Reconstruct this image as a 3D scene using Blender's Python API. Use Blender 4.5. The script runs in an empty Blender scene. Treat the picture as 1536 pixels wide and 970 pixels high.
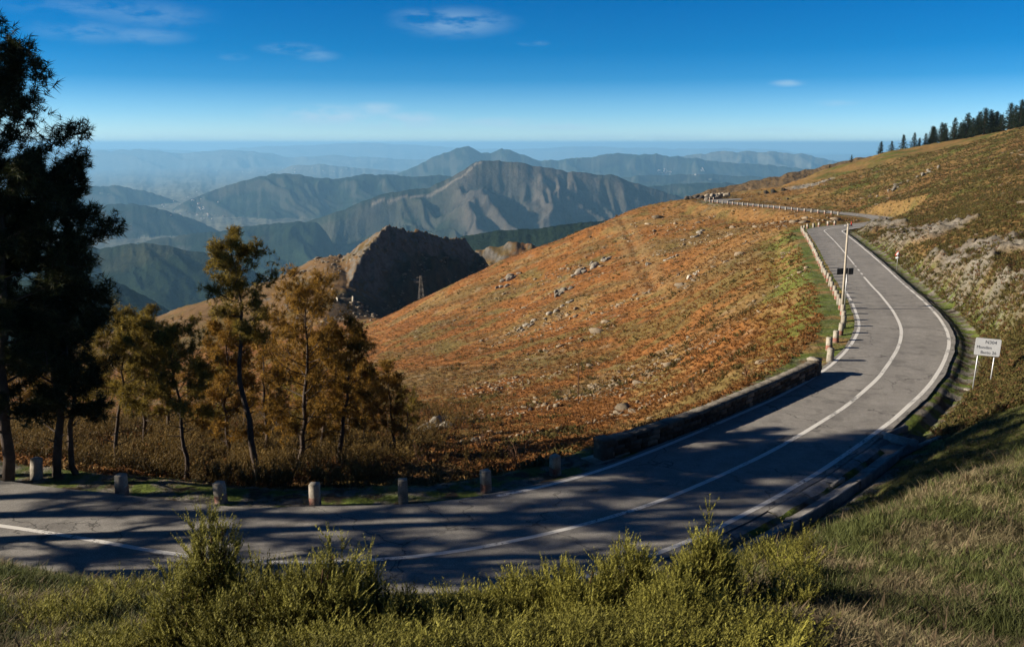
import bpy, bmesh, math, random
import numpy as np
from mathutils import Vector
random.seed(7)
RNG = np.random.default_rng(11)
C = bpy.context.scene.collection
F = 1362.0
PT = math.radians(11.2)
SP, CP = math.sin(PT), math.cos(PT)
SUN_AZ, SUN_EL = math.radians(3.5), math.radians(21)      # heading of the light on the ground, height of the sun
LX, LY, LZ = math.cos(SUN_EL)*math.cos(SUN_AZ), math.cos(SUN_EL)*math.sin(SUN_AZ), -math.sin(SUN_EL)

# ------------------------------------------------------------------ maths helpers
def Pw(px, py, d):
    """a point seen in direction (px, py) at depth d metres"""
    xv = (px-768)/F; yv = (485-py)/F
    return np.array([xv*d, d*(CP+yv*SP), d*(-SP+yv*CP)])
def Pz(px, d, z):
    yv = (z/d+SP)/CP
    return np.array([(px-768)/F*d, d*(CP+yv*SP), z])

from concurrent.futures import ThreadPoolExecutor
_POOL = ThreadPoolExecutor(4)
_prng = np.random.default_rng(5); _PM = np.concatenate([_prng.permutation(256)]*3).astype(np.int32)
_GA = _prng.random(256)*2*np.pi; _GX = np.cos(_GA).astype(np.float32); _GY = np.sin(_GA).astype(np.float32)
def _vn(x, y, seed):
    fx = np.floor(x); fy = np.floor(y); ix = fx.astype(np.int32); iy = fy.astype(np.int32)
    fx = (x-fx).astype(np.float32); fy = (y-fy).astype(np.float32)
    ux = fx*fx*fx*(fx*(fx*6-15)+10); uy = fy*fy*fy*(fy*(fy*6-15)+10)
    ix = (ix+seed*37) & 255; iy = (iy+seed*11) & 255
    p0 = _PM[ix]; p1 = _PM[ix+1]
    def g(p, j, ox, oy):
        h = _PM[p+iy+j]; return _GX[h]*(fx-ox)+_GY[h]*(fy-oy)
    a = g(p0, 0, 0, 0); b = g(p1, 0, 1, 0); c = g(p0, 1, 0, 1); d = g(p1, 1, 1, 1)
    a = a+(b-a)*ux; c = c+(d-c)*ux
    return (a+(c-a)*uy)*1.5
def vnoise(x, y, seed=0):
    x, y = np.broadcast_arrays(np.asarray(x, float), np.asarray(y, float)); shp = x.shape
    x = x.ravel(); y = y.ravel()
    if len(x) < 60000: return _vn(x, y, seed).reshape(shp)
    ch = [slice(i, i+30000) for i in range(0, len(x), 30000)]
    return np.concatenate(list(_POOL.map(lambda c: _vn(x[c], y[c], seed), ch))).reshape(shp)
def fbm(x, y, octv=4, seed=0, gain=.5):
    s = 0; a = 1; t = 0
    for i in range(octv):
        s = s+a*vnoise(x*2**i+13.7*i, y*2**i-7.1*i, seed+i*17); t += a; a *= gain
    return s/t
def ridged(x, y, octv=4, seed=0, gain=.5):
    s = 0; a = 1; t = 0
    for i in range(octv):
        s = s+a*(1-2*np.abs(vnoise(x*2**i+3.1*i, y*2**i+9.2*i, seed+i*31))); t += a; a *= gain
    return s/t
def sst(e0, e1, x):
    t = np.clip((x-e0)/(e1-e0), 0, 1); return t*t*(3-2*t)

def catmull(P, n=8):
    P = np.asarray(P, float); out = []
    Q = np.vstack([2*P[0]-P[1], P, 2*P[-1]-P[-2]])
    for i in range(1, len(Q)-2):
        for k in range(n):
            t = k/n
            out.append(.5*((2*Q[i])+(-Q[i-1]+Q[i+1])*t+(2*Q[i-1]-5*Q[i]+4*Q[i+1]-Q[i+2])*t*t+(-Q[i-1]+3*Q[i]-3*Q[i+1]+Q[i+2])*t**3))
    out.append(Q[-2]); return np.array(out)

def near_poly(X, Y, P):
    """distance, signed side (+left), index parameter of the nearest point on polyline P"""
    X = np.asarray(X, float).ravel(); Y = np.asarray(Y, float).ravel()
    best = np.full(X.shape, 1e18); side = np.zeros(X.shape); par = np.zeros(X.shape)
    for i in range(len(P)-1):
        ax, ay = P[i][:2]; bx, by = P[i+1][:2]; dx, dy = bx-ax, by-ay; L2 = dx*dx+dy*dy+1e-12
        t = np.clip(((X-ax)*dx+(Y-ay)*dy)/L2, 0, 1)
        qx = X-(ax+t*dx); qy = Y-(ay+t*dy); d2 = qx*qx+qy*qy
        m = d2 < best
        best = np.where(m, d2, best); side = np.where(m, np.sign(dx*qy-dy*qx), side); par = np.where(m, i+t, par)
    return np.sqrt(best), side, par

# ------------------------------------------------------------------ object helpers
def tag(o, label=None, cat=None, group=None, kind=None):
    if label: o['label'] = label
    if cat: o['category'] = cat
    if group: o['group'] = group
    if kind: o['kind'] = kind
    return o
def empty(name, loc, rz=0):
    o = bpy.data.objects.new(name, None); C.objects.link(o); o.location = loc; o.rotation_euler = (0, 0, rz)
    o.empty_display_size = .2
    return o
def mesh_np(name, V, Fs, mats=None, col=None, smooth=False, parent=None, midx=None, link=True):
    """V (n,3); Fs (m,k) array of equal-size faces, or list of such arrays"""
    V = np.asarray(V, np.float32)
    if not isinstance(Fs, list): Fs = [Fs]
    Fs = [np.asarray(f, np.int32) for f in Fs if len(f)]
    me = bpy.data.meshes.new(name)
    nl = sum(f.size for f in Fs); nf = sum(len(f) for f in Fs)
    me.vertices.add(len(V)); me.vertices.foreach_set('co', V.ravel())
    me.loops.add(nl); me.polygons.add(nf)
    me.loops.foreach_set('vertex_index', np.concatenate([f.ravel() for f in Fs]))
    tot = np.concatenate([np.full(len(f), f.shape[1], np.int32) for f in Fs])
    st = np.concatenate([[0], np.cumsum(tot)[:-1]]).astype(np.int32)
    me.polygons.foreach_set('loop_start', st)
    if smooth: me.polygons.foreach_set('use_smooth', np.ones(nf, bool))
    if midx is not None: me.polygons.foreach_set('material_index', np.asarray(midx, np.int32))
    me.update(calc_edges=True)
    if col is not None:
        a = me.color_attributes.new('Col', 'FLOAT_COLOR', 'POINT')
        cc = np.ones((len(V), 4), np.float32); cc[:, :3] = col
        a.data.foreach_set('color', cc.ravel())
    if mats:
        for m in (mats if isinstance(mats, (list, tuple)) else [mats]): me.materials.append(m)
    o = bpy.data.objects.new(name, me)
    if link: C.objects.link(o)
    if parent: o.parent = parent
    return o
class MB:
    """collects simple shapes into ONE mesh"""
    def __init__(s): s.V = []; s.Q = []; s.T = []; s.n = 0; s.C = []
    def add(s, V, Q=None, T=None, col=None):
        V = np.asarray(V, float)
        s.V.append(V); s.C.append(np.tile(np.asarray(col if col is not None else (1, 1, 1), float), (len(V), 1)) if np.ndim(col) < 2 else col)
        if Q is not None and len(Q): s.Q.append(np.asarray(Q)+s.n)
        if T is not None and len(T): s.T.append(np.asarray(T)+s.n)
        s.n += len(V)
    def box(s, c, size, rz=0, col=None, rough=0, taper=0, bev=0):
        hx, hy, hz = [k/2 for k in size]
        V = []
        for z in (-1, 1):
            f = 1-taper*(z > 0)
            for x, y in ((-1, -1), (1, -1), (1, 1), (-1, 1)): V.append((x*hx*f, y*hy*f, z*hz))
        V = np.array(V)+RNG.normal(0, rough, (8, 3)) if rough else np.array(V)
        cz, sz = math.cos(rz), math.sin(rz)
        W = np.stack([V[:, 0]*cz-V[:, 1]*sz, V[:, 0]*sz+V[:, 1]*cz, V[:, 2]], 1)+np.array(c)
        s.add(W, [(0, 3, 2, 1), (4, 5, 6, 7), (0, 1, 5, 4), (1, 2, 6, 5), (2, 3, 7, 6), (3, 0, 4, 7)], col=col)
    def tube(s, P, R, k=6, col=None, cap=True):
        P = np.asarray(P, float); n = len(P); R = np.broadcast_to(R, (n,))
        T = np.gradient(P, axis=0); T /= np.linalg.norm(T, axis=1)[:, None]+1e-9
        up = np.array([0, 0, 1.]) if abs(T[0][2]) < .9 else np.array([1., 0, 0])
        A = np.cross(T, up); A /= np.linalg.norm(A, axis=1)[:, None]+1e-9
        B = np.cross(T, A)
        th = np.arange(k)*2*np.pi/k
        V = (P[:, None]+R[:, None, None]*(A[:, None]*np.cos(th)[None, :, None]+B[:, None]*np.sin(th)[None, :, None])).reshape(-1, 3)
        i = np.arange(n-1)[:, None]*k; j = np.arange(k)[None]; j2 = (j+1) % k
        Q = np.stack([i+j, i+j2, i+k+j2, i+k+j], -1).reshape(-1, 4)
        T3 = []
        if cap:
            V = np.vstack([V, P[-1:], P[:1]])
            T3 = [((n-1)*k+a, (n-1)*k+(a+1) % k, n*k) for a in range(k)]+[((a+1) % k, a, n*k+1) for a in range(k)]
        s.add(V, Q, T3, col=col)
    def build(s, name, mats, parent=None, smooth=False, color=True, link=True):
        V = np.vstack(s.V); Fs = []
        if s.Q: Fs.append(np.vstack(s.Q))
        if s.T: Fs.append(np.vstack(s.T))
        return mesh_np(name, V, Fs, mats, col=np.vstack(s.C) if color else None, smooth=smooth, parent=parent, link=link)

def merge_instances(T, pos, scl, rotz, tint, tilt=None):
    """T: list of templates (V, faces, col); returns merged V, F, col"""
    Vs, Fs, Cs, n = [], [], [], 0
    N = len(pos); which = RNG.integers(0, len(T), N)
    for k, (tv, tf, tc) in enumerate(T):
        ii = np.nonzero(which == k)[0]
        if not len(ii): continue
        c, s_ = np.cos(rotz[ii]), np.sin(rotz[ii])
        S = scl[ii] if scl.ndim == 2 else np.repeat(scl[ii][:, None], 3, 1)
        X = tv[None, :, 0]*S[:, 0:1]; Y = tv[None, :, 1]*S[:, 1:2]; Z = tv[None, :, 2]*S[:, 2:3]
        x = X*c[:, None]-Y*s_[:, None]; y = X*s_[:, None]+Y*c[:, None]
        if tilt is not None:
            x = x+Z*tilt[ii, 0:1]; y = y+Z*tilt[ii, 1:2]
        V = np.stack([x, y, Z], -1)+pos[ii][:, None]
        Fc = tf[None]+(np.arange(len(ii))*len(tv))[:, None, None]+n
        col = tc[None]*tint[ii][:, None]
        Vs.append(V.reshape(-1, 3)); Fs.append(Fc.reshape(-1, tf.shape[1])); Cs.append(col.reshape(-1, 3)); n += len(ii)*len(tv)
    return np.vstack(Vs), np.vstack(Fs), np.vstack(Cs)

# ------------------------------------------------------------------ materials
def mat(name, base=(.5, .5, .5), rough=.85, attr=False, noise=None, bump=None, trans=0, spec=.3, metal=0, coords='Object'):
    """base colour (or the mesh's own land-cover colour) times noise variation, with bump"""
    m = bpy.data.materials.new(name); m.use_nodes = True
    nt = m.node_tree; N = nt.nodes; L = nt.links
    b = N['Principled BSDF']; b.inputs['Roughness'].default_value = rough
    b.inputs['Specular IOR Level'].default_value = spec; b.inputs['Metallic'].default_value = metal
    tc = N.new('ShaderNodeTexCoord')
    if attr:
        a = N.new('ShaderNodeAttribute'); a.attribute_name = 'Col'; cur = a.outputs['Color']
    else:
        r = N.new('ShaderNodeRGB'); r.outputs[0].default_value = (*base, 1); cur = r.outputs[0]
    for (sc, lo, hi) in (noise or []):
        n = N.new('ShaderNodeTexNoise'); n.inputs['Scale'].default_value = sc; n.inputs['Detail'].default_value = 5; n.inputs['Roughness'].default_value = .65
        L.new(tc.outputs[coords], n.inputs['Vector'])
        mr = N.new('ShaderNodeMapRange'); mr.inputs[1].default_value = .3; mr.inputs[2].default_value = .7
        mr.inputs[3].default_value = lo; mr.inputs[4].default_value = hi
        L.new(n.outputs[0], mr.inputs[0])
        mx = N.new('ShaderNodeVectorMath'); mx.operation = 'SCALE'
        L.new(cur, mx.inputs[0]); L.new(mr.outputs[0], mx.inputs['Scale']); cur = mx.outputs[0]
    L.new(cur, b.inputs['Base Color'])
    prev = None
    for (sc, st, dist) in (bump or []):
        n = N.new('ShaderNodeTexNoise'); n.inputs['Scale'].default_value = sc; n.inputs['Detail'].default_value = 6; n.inputs['Roughness'].default_value = .6
        L.new(tc.outputs[coords], n.inputs['Vector'])
        bp = N.new('ShaderNodeBump'); bp.inputs['Strength'].default_value = st; bp.inputs['Distance'].default_value = dist
        L.new(n.outputs[0], bp.inputs['Height'])
        if prev: L.new(prev, bp.inputs['Normal'])
        prev = bp.outputs[0]
    if prev: L.new(prev, b.inputs['Normal'])
    if trans:
        tr = N.new('ShaderNodeBsdfTranslucent'); L.new(cur, tr.inputs['Color'])
        ms = N.new('ShaderNodeMixShader'); ms.inputs[0].default_value = trans
        L.new(b.outputs[0], ms.inputs[1]); L.new(tr.outputs[0], ms.inputs[2])
        L.new(ms.outputs[0], N['Material Output'].inputs[0])
    return m
M = {}
M['ground'] = mat('hill_ground', attr=True, rough=.95, spec=.1, noise=[(.9, .7, 1.3), (6, .75, 1.25)], bump=[(2.2, .7, .22), (11, .6, .05)])
M['far'] = mat('forest_slopes', attr=True, rough=1, spec=.02, noise=[(.012, .72, 1.28), (.09, .72, 1.28)], bump=[(.02, .6, 10), (.08, .7, 4)])
M['leaf'] = mat('foliage', attr=True, rough=.7, spec=.2, trans=.28)
M['grass'] = mat('grass_blades', attr=True, rough=.75, spec=.2, trans=.3)
M['rock'] = mat('granite', attr=True, rough=.9, spec=.2, noise=[(1.5, .7, 1.25), (9, .75, 1.2)], bump=[(3, .7, .12), (14, .6, .03)])
M['bark'] = mat('pine_bark', (.075, .055, .042), rough=.95, noise=[(4, .6, 1.4)], bump=[(18, .8, .02)])
M['metal'] = mat('galvanised_steel', (.42, .43, .44), rough=.45, metal=.6, noise=[(8, .8, 1.15)])
M['white'] = mat('white_plaster', (.50, .48, .44), rough=.9, noise=[(.3, .85, 1.1)])
M['roof'] = mat('clay_roof', (.32, .13, .07), rough=.9, noise=[(.3, .8, 1.2)])
M['signwhite'] = mat('sign_face', (.62, .64, .66), rough=.4, noise=[(5, .93, 1.03)])
M['signback'] = mat('sign_back_shaded', (.05, .055, .06), rough=.5, noise=[(5, .9, 1.1)])  # dark grey holds the shade of panels seen against the light
M['ink'] = mat('sign_lettering', (.04, .045, .06), rough=.5, noise=[(60, .5, 2.2)])
M['red'] = mat('red_paint', (.5, .045, .03), rough=.55, noise=[(20, .8, 1.1)])
M['polewood'] = mat('pole_concrete', (.42, .37, .29), rough=.85, noise=[(3, .8, 1.15)], bump=[(20, .3, .01)])
M['hole_dark'] = mat('drain_hole_shade', (.03, .03, .03), rough=.6, noise=[(5, .9, 1.1)])
M['rustwood'] = mat('weathered_wood', (.13, .07, .04), rough=.95, noise=[(6, .7, 1.2)])

def road_material():
    m = bpy.data.materials.new('worn_asphalt'); m.use_nodes = True
    nt = m.node_tree; N = nt.nodes; L = nt.links; b = N['Principled BSDF']
    b.inputs['Roughness'].default_value = .82; b.inputs['Specular IOR Level'].default_value = .35
    tc = N.new('ShaderNodeTexCoord'); G = tc.outputs['Object']
    def noise(sc, det=5, r=.6):
        n = N.new('ShaderNodeTexNoise'); n.inputs['Scale'].default_value = sc; n.inputs['Detail'].default_value = det; n.inputs['Roughness'].default_value = r
        L.new(G, n.inputs['Vector']); return n.outputs[0]
    def rng(v, a, c, lo, hi):
        r = N.new('ShaderNodeMapRange'); r.inputs[1].default_value = a; r.inputs[2].default_value = c; r.inputs[3].default_value = lo; r.inputs[4].default_value = hi
        L.new(v, r.inputs[0]); return r.outputs[0]
    def mul(a, c):
        x = N.new('ShaderNodeMath'); x.operation = 'MULTIPLY'; L.new(a, x.inputs[0])
        if hasattr(c, 'name'): L.new(c, x.inputs[1])
        else: x.inputs[1].default_value = c
        return x.outputs[0]
    v = rng(noise(.25, 3), .3, .7, .20, .25)
    v = mul(v, rng(noise(1.7, 4), .3, .7, .84, 1.14))
    v = mul(v, rng(noise(7, 3, .7), .3, .7, .86, 1.12))
    v = mul(v, rng(noise(28, 3, .8), .3, .7, .66, 1.34))
    v = mul(v, rng(noise(.8, 2), .60, .63, 1, .80))
    # wheel tracks and cross wear come with the lane coordinate stored on the mesh
    at = N.new('ShaderNodeAttribute'); at.attribute_name = 'Col'
    sx = N.new('ShaderNodeSeparateXYZ'); L.new(at.outputs['Color'], sx.inputs[0])
    v = mul(v, sx.outputs[0])
    # fine cracks and sealed joints
    vo = N.new('ShaderNodeTexVoronoi'); vo.feature = 'DISTANCE_TO_EDGE'; vo.inputs['Scale'].default_value = .22
    wv = N.new('ShaderNodeVectorMath'); wv.operation = 'ADD'
    nn = N.new('ShaderNodeTexNoise'); nn.inputs['Scale'].default_value = 1.4; nn.inputs['Detail'].default_value = 4; L.new(G, nn.inputs['Vector'])
    sc_ = N.new('ShaderNodeVectorMath'); sc_.operation = 'SCALE'; sc_.inputs['Scale'].default_value = 1.3; L.new(nn.outputs['Color'], sc_.inputs[0])
    L.new(G, wv.inputs[0]); L.new(sc_.outputs[0], wv.inputs[1]); L.new(wv.outputs[0], vo.inputs['Vector'])
    crack = rng(vo.outputs['Distance'], .0, .009, .3, 1)
    gate = rng(noise(.35, 2), .42, .5, 1, 0)
    mx = N.new('ShaderNodeMath'); mx.operation = 'MAXIMUM'; L.new(crack, mx.inputs[0]); L.new(gate, mx.inputs[1])
    v = mul(v, mx.outputs[0])
    cr = N.new('ShaderNodeCombineColor'); L.new(mul(v, 1.06), cr.inputs[0]); L.new(v, cr.inputs[1]); L.new(mul(v, .90), cr.inputs[2])
    L.new(cr.outputs[0], b.inputs['Base Color'])
    bp = N.new('ShaderNodeBump'); bp.inputs['Strength'].default_value = .5; bp.inputs['Distance'].default_value = .012
    L.new(noise(45, 4, .8), bp.inputs['Height']); L.new(bp.outputs[0], b.inputs['Normal'])
    return m
def paint_material():
    m = bpy.data.materials.new('worn_road_paint'); m.use_nodes = True
    nt = m.node_tree; N = nt.nodes; L = nt.links; b = N['Principled BSDF']; b.inputs['Roughness'].default_value = .7
    tc = N.new('ShaderNodeTexCoord')
    n = N.new('ShaderNodeTexNoise'); n.inputs['Scale'].default_value = 9; n.inputs['Detail'].default_value = 6; n.inputs['Roughness'].default_value = .75; L.new(tc.outputs['Object'], n.inputs['Vector'])
    n2 = N.new('ShaderNodeTexNoise'); n2.inputs['Scale'].default_value = .45; n2.inputs['Detail'].default_value = 2; L.new(tc.outputs['Object'], n2.inputs['Vector'])
    ad = N.new('ShaderNodeMath'); ad.operation = 'MULTIPLY_ADD'; L.new(n2.outputs[0], ad.inputs[0]); ad.inputs[1].default_value = .9; L.new(n.outputs[0], ad.inputs[2])
    r = N.new('ShaderNodeValToRGB'); r.color_ramp.elements[0].position = .75; r.color_ramp.elements[0].color = (.11, .11, .105, 1)
    r.color_ramp.elements[1].position = .85; r.color_ramp.elements[1].color = (.68, .66, .61, 1)
    L.new(ad.outputs[0], r.inputs[0]); L.new(r.outputs[0], b.inputs['Base Color'])
    return m
M['road'] = road_material(); M['paint'] = paint_material()

# ------------------------------------------------------------------ the road
def zr(y): return -10-.02*np.maximum(0, np.asarray(y, float)-40)
def Rd(px, py):
    d = Pw(px, py, 1.0); t = 30.
    for _ in range(60): t = float(zr(d[1]*t))/d[2]
    return d*t
cpx = [(0,788),(120,806),(240,828),(370,842),(500,843),(620,835),(740,817),(860,790),(980,755),(1100,704),(1200,652),(1280,600),(1330,550),(1352,500),(1335,460),(1300,420),(1280,395),(1255,365),(1240,350)]
cen = [(-60., 31.), (-45., 29.5), (-30., 26.8), (-20., 24.4)]+[tuple(Rd(*q)[:2]) for q in cpx]
cen += [(43.2, 125.5), (47, 131), (52, 135.5), (57, 140.5), (60.5, 147), (62, 155), (61, 165), (58.5, 177), (55.5, 191), (52.5, 204), (50, 214), (49.5, 221), (53, 229), (61, 234), (74, 238)]
cen = catmull(cen, 8)
# even resample
seg = np.r_[0, np.cumsum(np.hypot(*np.diff(cen, axis=0).T))]
S = np.arange(0, seg[-1], .6)
cen = np.stack([np.interp(S, seg, cen[:, 0]), np.interp(S, seg, cen[:, 1])], 1)
for _ in range(3): cen[1:-1] = (cen[:-2]+2*cen[1:-1]+cen[2:])/4
tan = np.gradient(cen, axis=0); tan /= np.linalg.norm(tan, axis=1)[:, None]
nor = np.stack([-tan[:, 1], tan[:, 0]], 1)          # + is the left (bowl) side
def s_at(px, py):
    q = Rd(px, py)[:2]; return S[np.argmin(np.hypot(*(cen-q).T))]
wl_pts = [(0, 2.6)]; wr_pts = [(0, 2.6)]
for q, a, b in [((0,788),2.49,2.6),((120,806),2.5,2.6),((240,828),2.8,2.6),((370,842),3.2,2.6),((500,843),3.4,2.6),((620,835),3.2,2.6),((740,817),3.0,2.6),((860,790),2.85,2.48),((980,755),2.84,2.2),((1100,704),2.86,2.05),((1200,652),2.8,1.95),((1280,600),2.5,1.95),((1330,550),2.2,2.15),((1352,500),2.2,2.35),((1335,460),2.25,2.45),((1300,420),2.15,2.5),((1280,395),2.2,2.5),((1255,365),2.15,2.35),((1240,350),2.1,2.3)]:
    wl_pts.append((s_at(*q), a)); wr_pts.append((s_at(*q), b))
WL = np.interp(S, *zip(*wl_pts)); WR = np.interp(S, *zip(*wr_pts))
for _ in range(8):
    WL[1:-1] = (WL[:-2]+2*WL[1:-1]+WL[2:])/4; WR[1:-1] = (WR[:-2]+2*WR[1:-1]+WR[2:])/4
sEL = WL+.22; sER = WR+.30                           # asphalt goes on a little past the edge lines
def off(i, a, dz=0.0):
    """point at station index i (float array), lateral a (+left)"""
    i = np.asarray(i, float); a = np.asarray(a, float)
    x = np.interp(i, np.arange(len(S)), cen[:, 0]); y = np.interp(i, np.arange(len(S)), cen[:, 1])
    nx = np.interp(i, np.arange(len(S)), nor[:, 0]); ny = np.interp(i, np.arange(len(S)), nor[:, 1])
    x = x+nx*a; y = y+ny*a
    yc = np.interp(i, np.arange(len(S)), cen[:, 1])
    return np.stack([x, y, zr(yc)+dz+0*x], -1)
I = np.arange(len(S), dtype=float)
def ribbon(name, i0, i1, a_fun, b_fun, dz, m, k=1, step=1.0, colf=None, **kw):
    ii = np.arange(i0, i1, step); n = len(ii)
    if n < 2: return None
    ts = np.linspace(0, 1, k+1)
    rows = [off(ii, a_fun(ii)*(1-t)+b_fun(ii)*t, dz) for t in ts]
    V = np.stack(rows, 1).reshape(-1, 3)
    a = (np.arange(n-1)[:, None]*(k+1)+np.arange(k)[None]).ravel()
    Q = np.stack([a, a+k+1, a+k+2, a+1], 1)
    col = None
    if colf is not None:
        lat = np.stack([a_fun(ii)*(1-t)+b_fun(ii)*t for t in ts], 1); col = colf(np.repeat(ii[:, None], k+1, 1), lat)
        col = np.repeat(col.reshape(-1, 1), 3, 1)
    return mesh_np(name, V, Q, m, col=col, smooth=True, **kw)
fn = lambda arr: (lambda ii: np.interp(ii, I, arr))
def lanecol(ii, lat):
    # tyre-polished strips a touch lighter, dark seam strips and the broken edge darker
    w = 1+.07*np.exp(-((np.abs(lat)-.75)/.3)**2)+.05*np.exp(-((np.abs(lat)-2.0)/.3)**2)-.06*np.exp(-(lat/.35)**2)
    w *= 1+.06*fbm(ii*.05, lat*.8, 3, 5)
    return w
road = ribbon('road', 0, len(S)-1, lambda ii: -np.interp(ii, I, sER)+.10*fbm(ii*.21, ii*0+3.3, 4, 77), lambda ii: np.interp(ii, I, sEL)+.10*fbm(ii*.21, ii*0+8.3, 4, 78), 0.0, M['road'], k=36, step=.5, colf=lanecol)
tag(road, kind='structure')
road_label = None
# painted markings: centre line and the two edge lines
iE0 = s_at(745, 747)/.6; iGap0, iGap1 = s_at(1296, 415)/.6, s_at(1281, 397)/.6
def wob(seed, amp=.012):
    return lambda ii: amp*fbm(ii*.12, ii*0+seed, 3, seed)*3
def line(name, i0, i1, at, w):
    f = fn(at) if not np.isscalar(at) else (lambda ii: ii*0+at)
    g = wob(int(i0)+3)
    o = ribbon(name, i0, i1, lambda ii: f(ii)-w/2+g(ii), lambda ii: f(ii)+w/2+g(ii), .004, M['paint'], k=1, step=.5)
    tag(o, kind='structure'); return o
line('centre_line', 0, iGap0, 0, .17)
for k in range(3):
    a = iGap0+(iGap1-iGap0)*(.14+.31*k); line('centre_line', a, a+(iGap1-iGap0)*.16, 0, .15)
line('centre_line', iGap1, len(S)-2, 0, .14)
iBend = s_at(1266, 432)/.6
line('edge_line', iE0, iBend, WL, .16)
line('edge_line', s_at(860, 875)/.6, s_at(1266, 348)/.6+30, -WR, .17)
# nearest-station lookup so that the ground can follow the road
_gx0, _gy0, _gs = -75., -5., 1.5; _gnx, _gny = 115, 215
_cx, _cy = np.meshgrid(_gx0+_gs*(np.arange(_gnx)+.5), _gy0+_gs*(np.arange(_gny)+.5), indexing='ij')
_near = np.zeros((_gnx, _gny), int)
for _i in range(_gnx): _near[_i] = np.argmin((_cx[_i][:, None]-cen[None, :, 0])**2+(_cy[_i][:, None]-cen[None, :, 1])**2, axis=1)
def near_road(x, y):
    i = np.clip(((x-_gx0)/_gs).astype(int), 0, _gnx-1); j = np.clip(((y-_gy0)/_gs).astype(int), 0, _gny-1)
    k0 = _near[i, j]; best = np.full(x.shape, 1e18); side = np.ones(x.shape); par = k0.astype(float)
    far_ = (x < _gx0) | (x > _gx0+_gs*_gnx) | (y > _gy0+_gs*_gny)
    for o_ in range(-4, 4):
        k = np.clip(k0+o_, 0, len(cen)-2); ax = cen[k, 0]; ay = cen[k, 1]; dx = cen[k+1, 0]-ax; dy = cen[k+1, 1]-ay
        t = np.clip(((x-ax)*dx+(y-ay)*dy)/(dx*dx+dy*dy), 0, 1); qx = x-ax-t*dx; qy = y-ay-t*dy; d2 = qx*qx+qy*qy
        m = d2 < best; best = np.where(m, d2, best); side = np.where(m, np.sign(dx*qy-dy*qx), side); par = np.where(m, k+t, par)
    return np.where(far_, 60, np.sqrt(best)), side, par

# ------------------------------------------------------------------ near terrain: elevation as a smooth surface over (bearing, log distance)
ctrl = []
def cp(px, py, d): ctrl.append(Pw(px, py, d))
def cz(px, d, z): ctrl.append(Pz(px, d, z))
for q in [(1280,318,180),(1200,302,212),(1280,290,205),(1280,262,238),(1280,242,270),
          (1536,191,238),(1536,240,150),(1536,300,85),(1536,400,53),(1536,480,42),(1536,560,36),
          (1440,400,64),(1440,340,88),(1440,300,125),(1440,250,190),(1440,211,262),(1440,455,50),
          (1340,372,92),(1340,340,118),(1340,300,160),(1340,260,215),(1340,230,272),(1400,400,73),(1400,360,86),
          (1292,338,127),(1292,319,142),(1200,332,150),
          (1150,345,143),(1150,380,112),(1150,420,88),(1150,480,64),(1150,520,52),(1150,560,44),
          (1060,297,228),(1050,330,200),(1050,380,150),(1050,430,110),(1050,500,77),(1050,560,56),(1050,600,46),
          (950,317,232),(950,350,205),(950,400,165),(950,450,128),(950,520,92),(950,590,63),(950,640,46),
          (850,354,238),(850,400,195),(850,450,155),(850,520,108),(850,590,72),(850,650,47),(850,686,36),
          (750,396,246),(750,450,190),(750,520,130),(750,590,84),(750,650,52),(750,700,36),
          (650,441,240),(650,500,170),(650,560,115),(650,620,72),(650,680,43),(650,715,32.5),
          (585,474,235),(560,480,272),(500,500,260),(500,440,312),(440,430,335),(500,384,372),(440,407,376),(330,444,382),(200,492,385),(100,532,385),
          (400,500,280),(300,540,250),(200,575,240),(500,560,150),(400,600,110),(300,620,80),(500,640,62),(400,690,38),
          (200,640,56),(200,700,33),(50,640,52),(50,680,33),(500,725,30),
          (768,970,7),(300,970,7.5),(1300,970,6.6),(1536,970,6.6),(0,970,8.5),
          (768,925,9.5),(600,935,9),(400,925,9.5),(200,888,11.5),(0,852,12.5),
          (900,915,9.5),(1020,882,10.3),(1150,838,11.3),(1300,777,12),(1536,682,15.3),(1536,800,10),(1300,868,9),
          (1300,738,23),(1300,716,26.5),(1400,694,24),(1400,672,27.5),(1400,737,13),(1470,640,28),(1536,605,31),(1536,640,25)]: cp(*q)
for q in [(1040,300,-24),(950,300,-32),(850,320,-46),(750,330,-60),(640,310,-66),(1280,345,-13),(1440,345,-5),(1536,330,0),(1750,330,14),
          (520,460,-75),(440,480,-95),(200,490,-120),(0,490,-130),(1100,310,-24),(1180,330,-22),
          (1100,700,-95),(1300,700,-60),(1536,700,-40),(900,700,-150),(700,700,-170),(400,700,-190),(0,700,-220),(-300,700,-240),(1900,700,-20),
          (768,14.5,-8.6),(1000,15.5,-8.4),(1150,17.5,-8),(500,14.5,-8.4),(200,16,-8.4),(0,17.5,-8.5),(1300,17,-7.7),(1400,18.5,-7.5),(1536,19.5,-6.9),(1536,22,-7.4),
          (-300,26,-10.4),(-300,16,-7.5),(-300,45,-16),(-300,120,-38),(-300,250,-66),(-300,400,-90),(-900,26,-10.4),(-900,60,-20),(-900,200,-55),
          (1900,16,-4.2),(1900,35,-5.5),(1900,60,-4),(1900,120,3),(1900,250,16),(2500,30,-3),(2500,100,4),
          (768,1.5,-1.75),(300,2.2,-2.05),(1300,2.2,-1.95),(768,3.6,-2.55),(0,4,-2.9),(1536,3.6,-2.5),(-600,5,-3.5),(-600,10,-5.5),(2200,5,-2.6),(2200,10,-3.4)]: cz(*q)
ctrl = np.array(ctrl)
def uv(x, y): return np.arctan2(x, y)*2.2, np.log(np.maximum(np.hypot(x, y), .5))
cu, cv = uv(ctrl[:, 0], ctrl[:, 1]); ce = ctrl[:, 2]/np.hypot(ctrl[:, 0], ctrl[:, 1])
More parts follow.
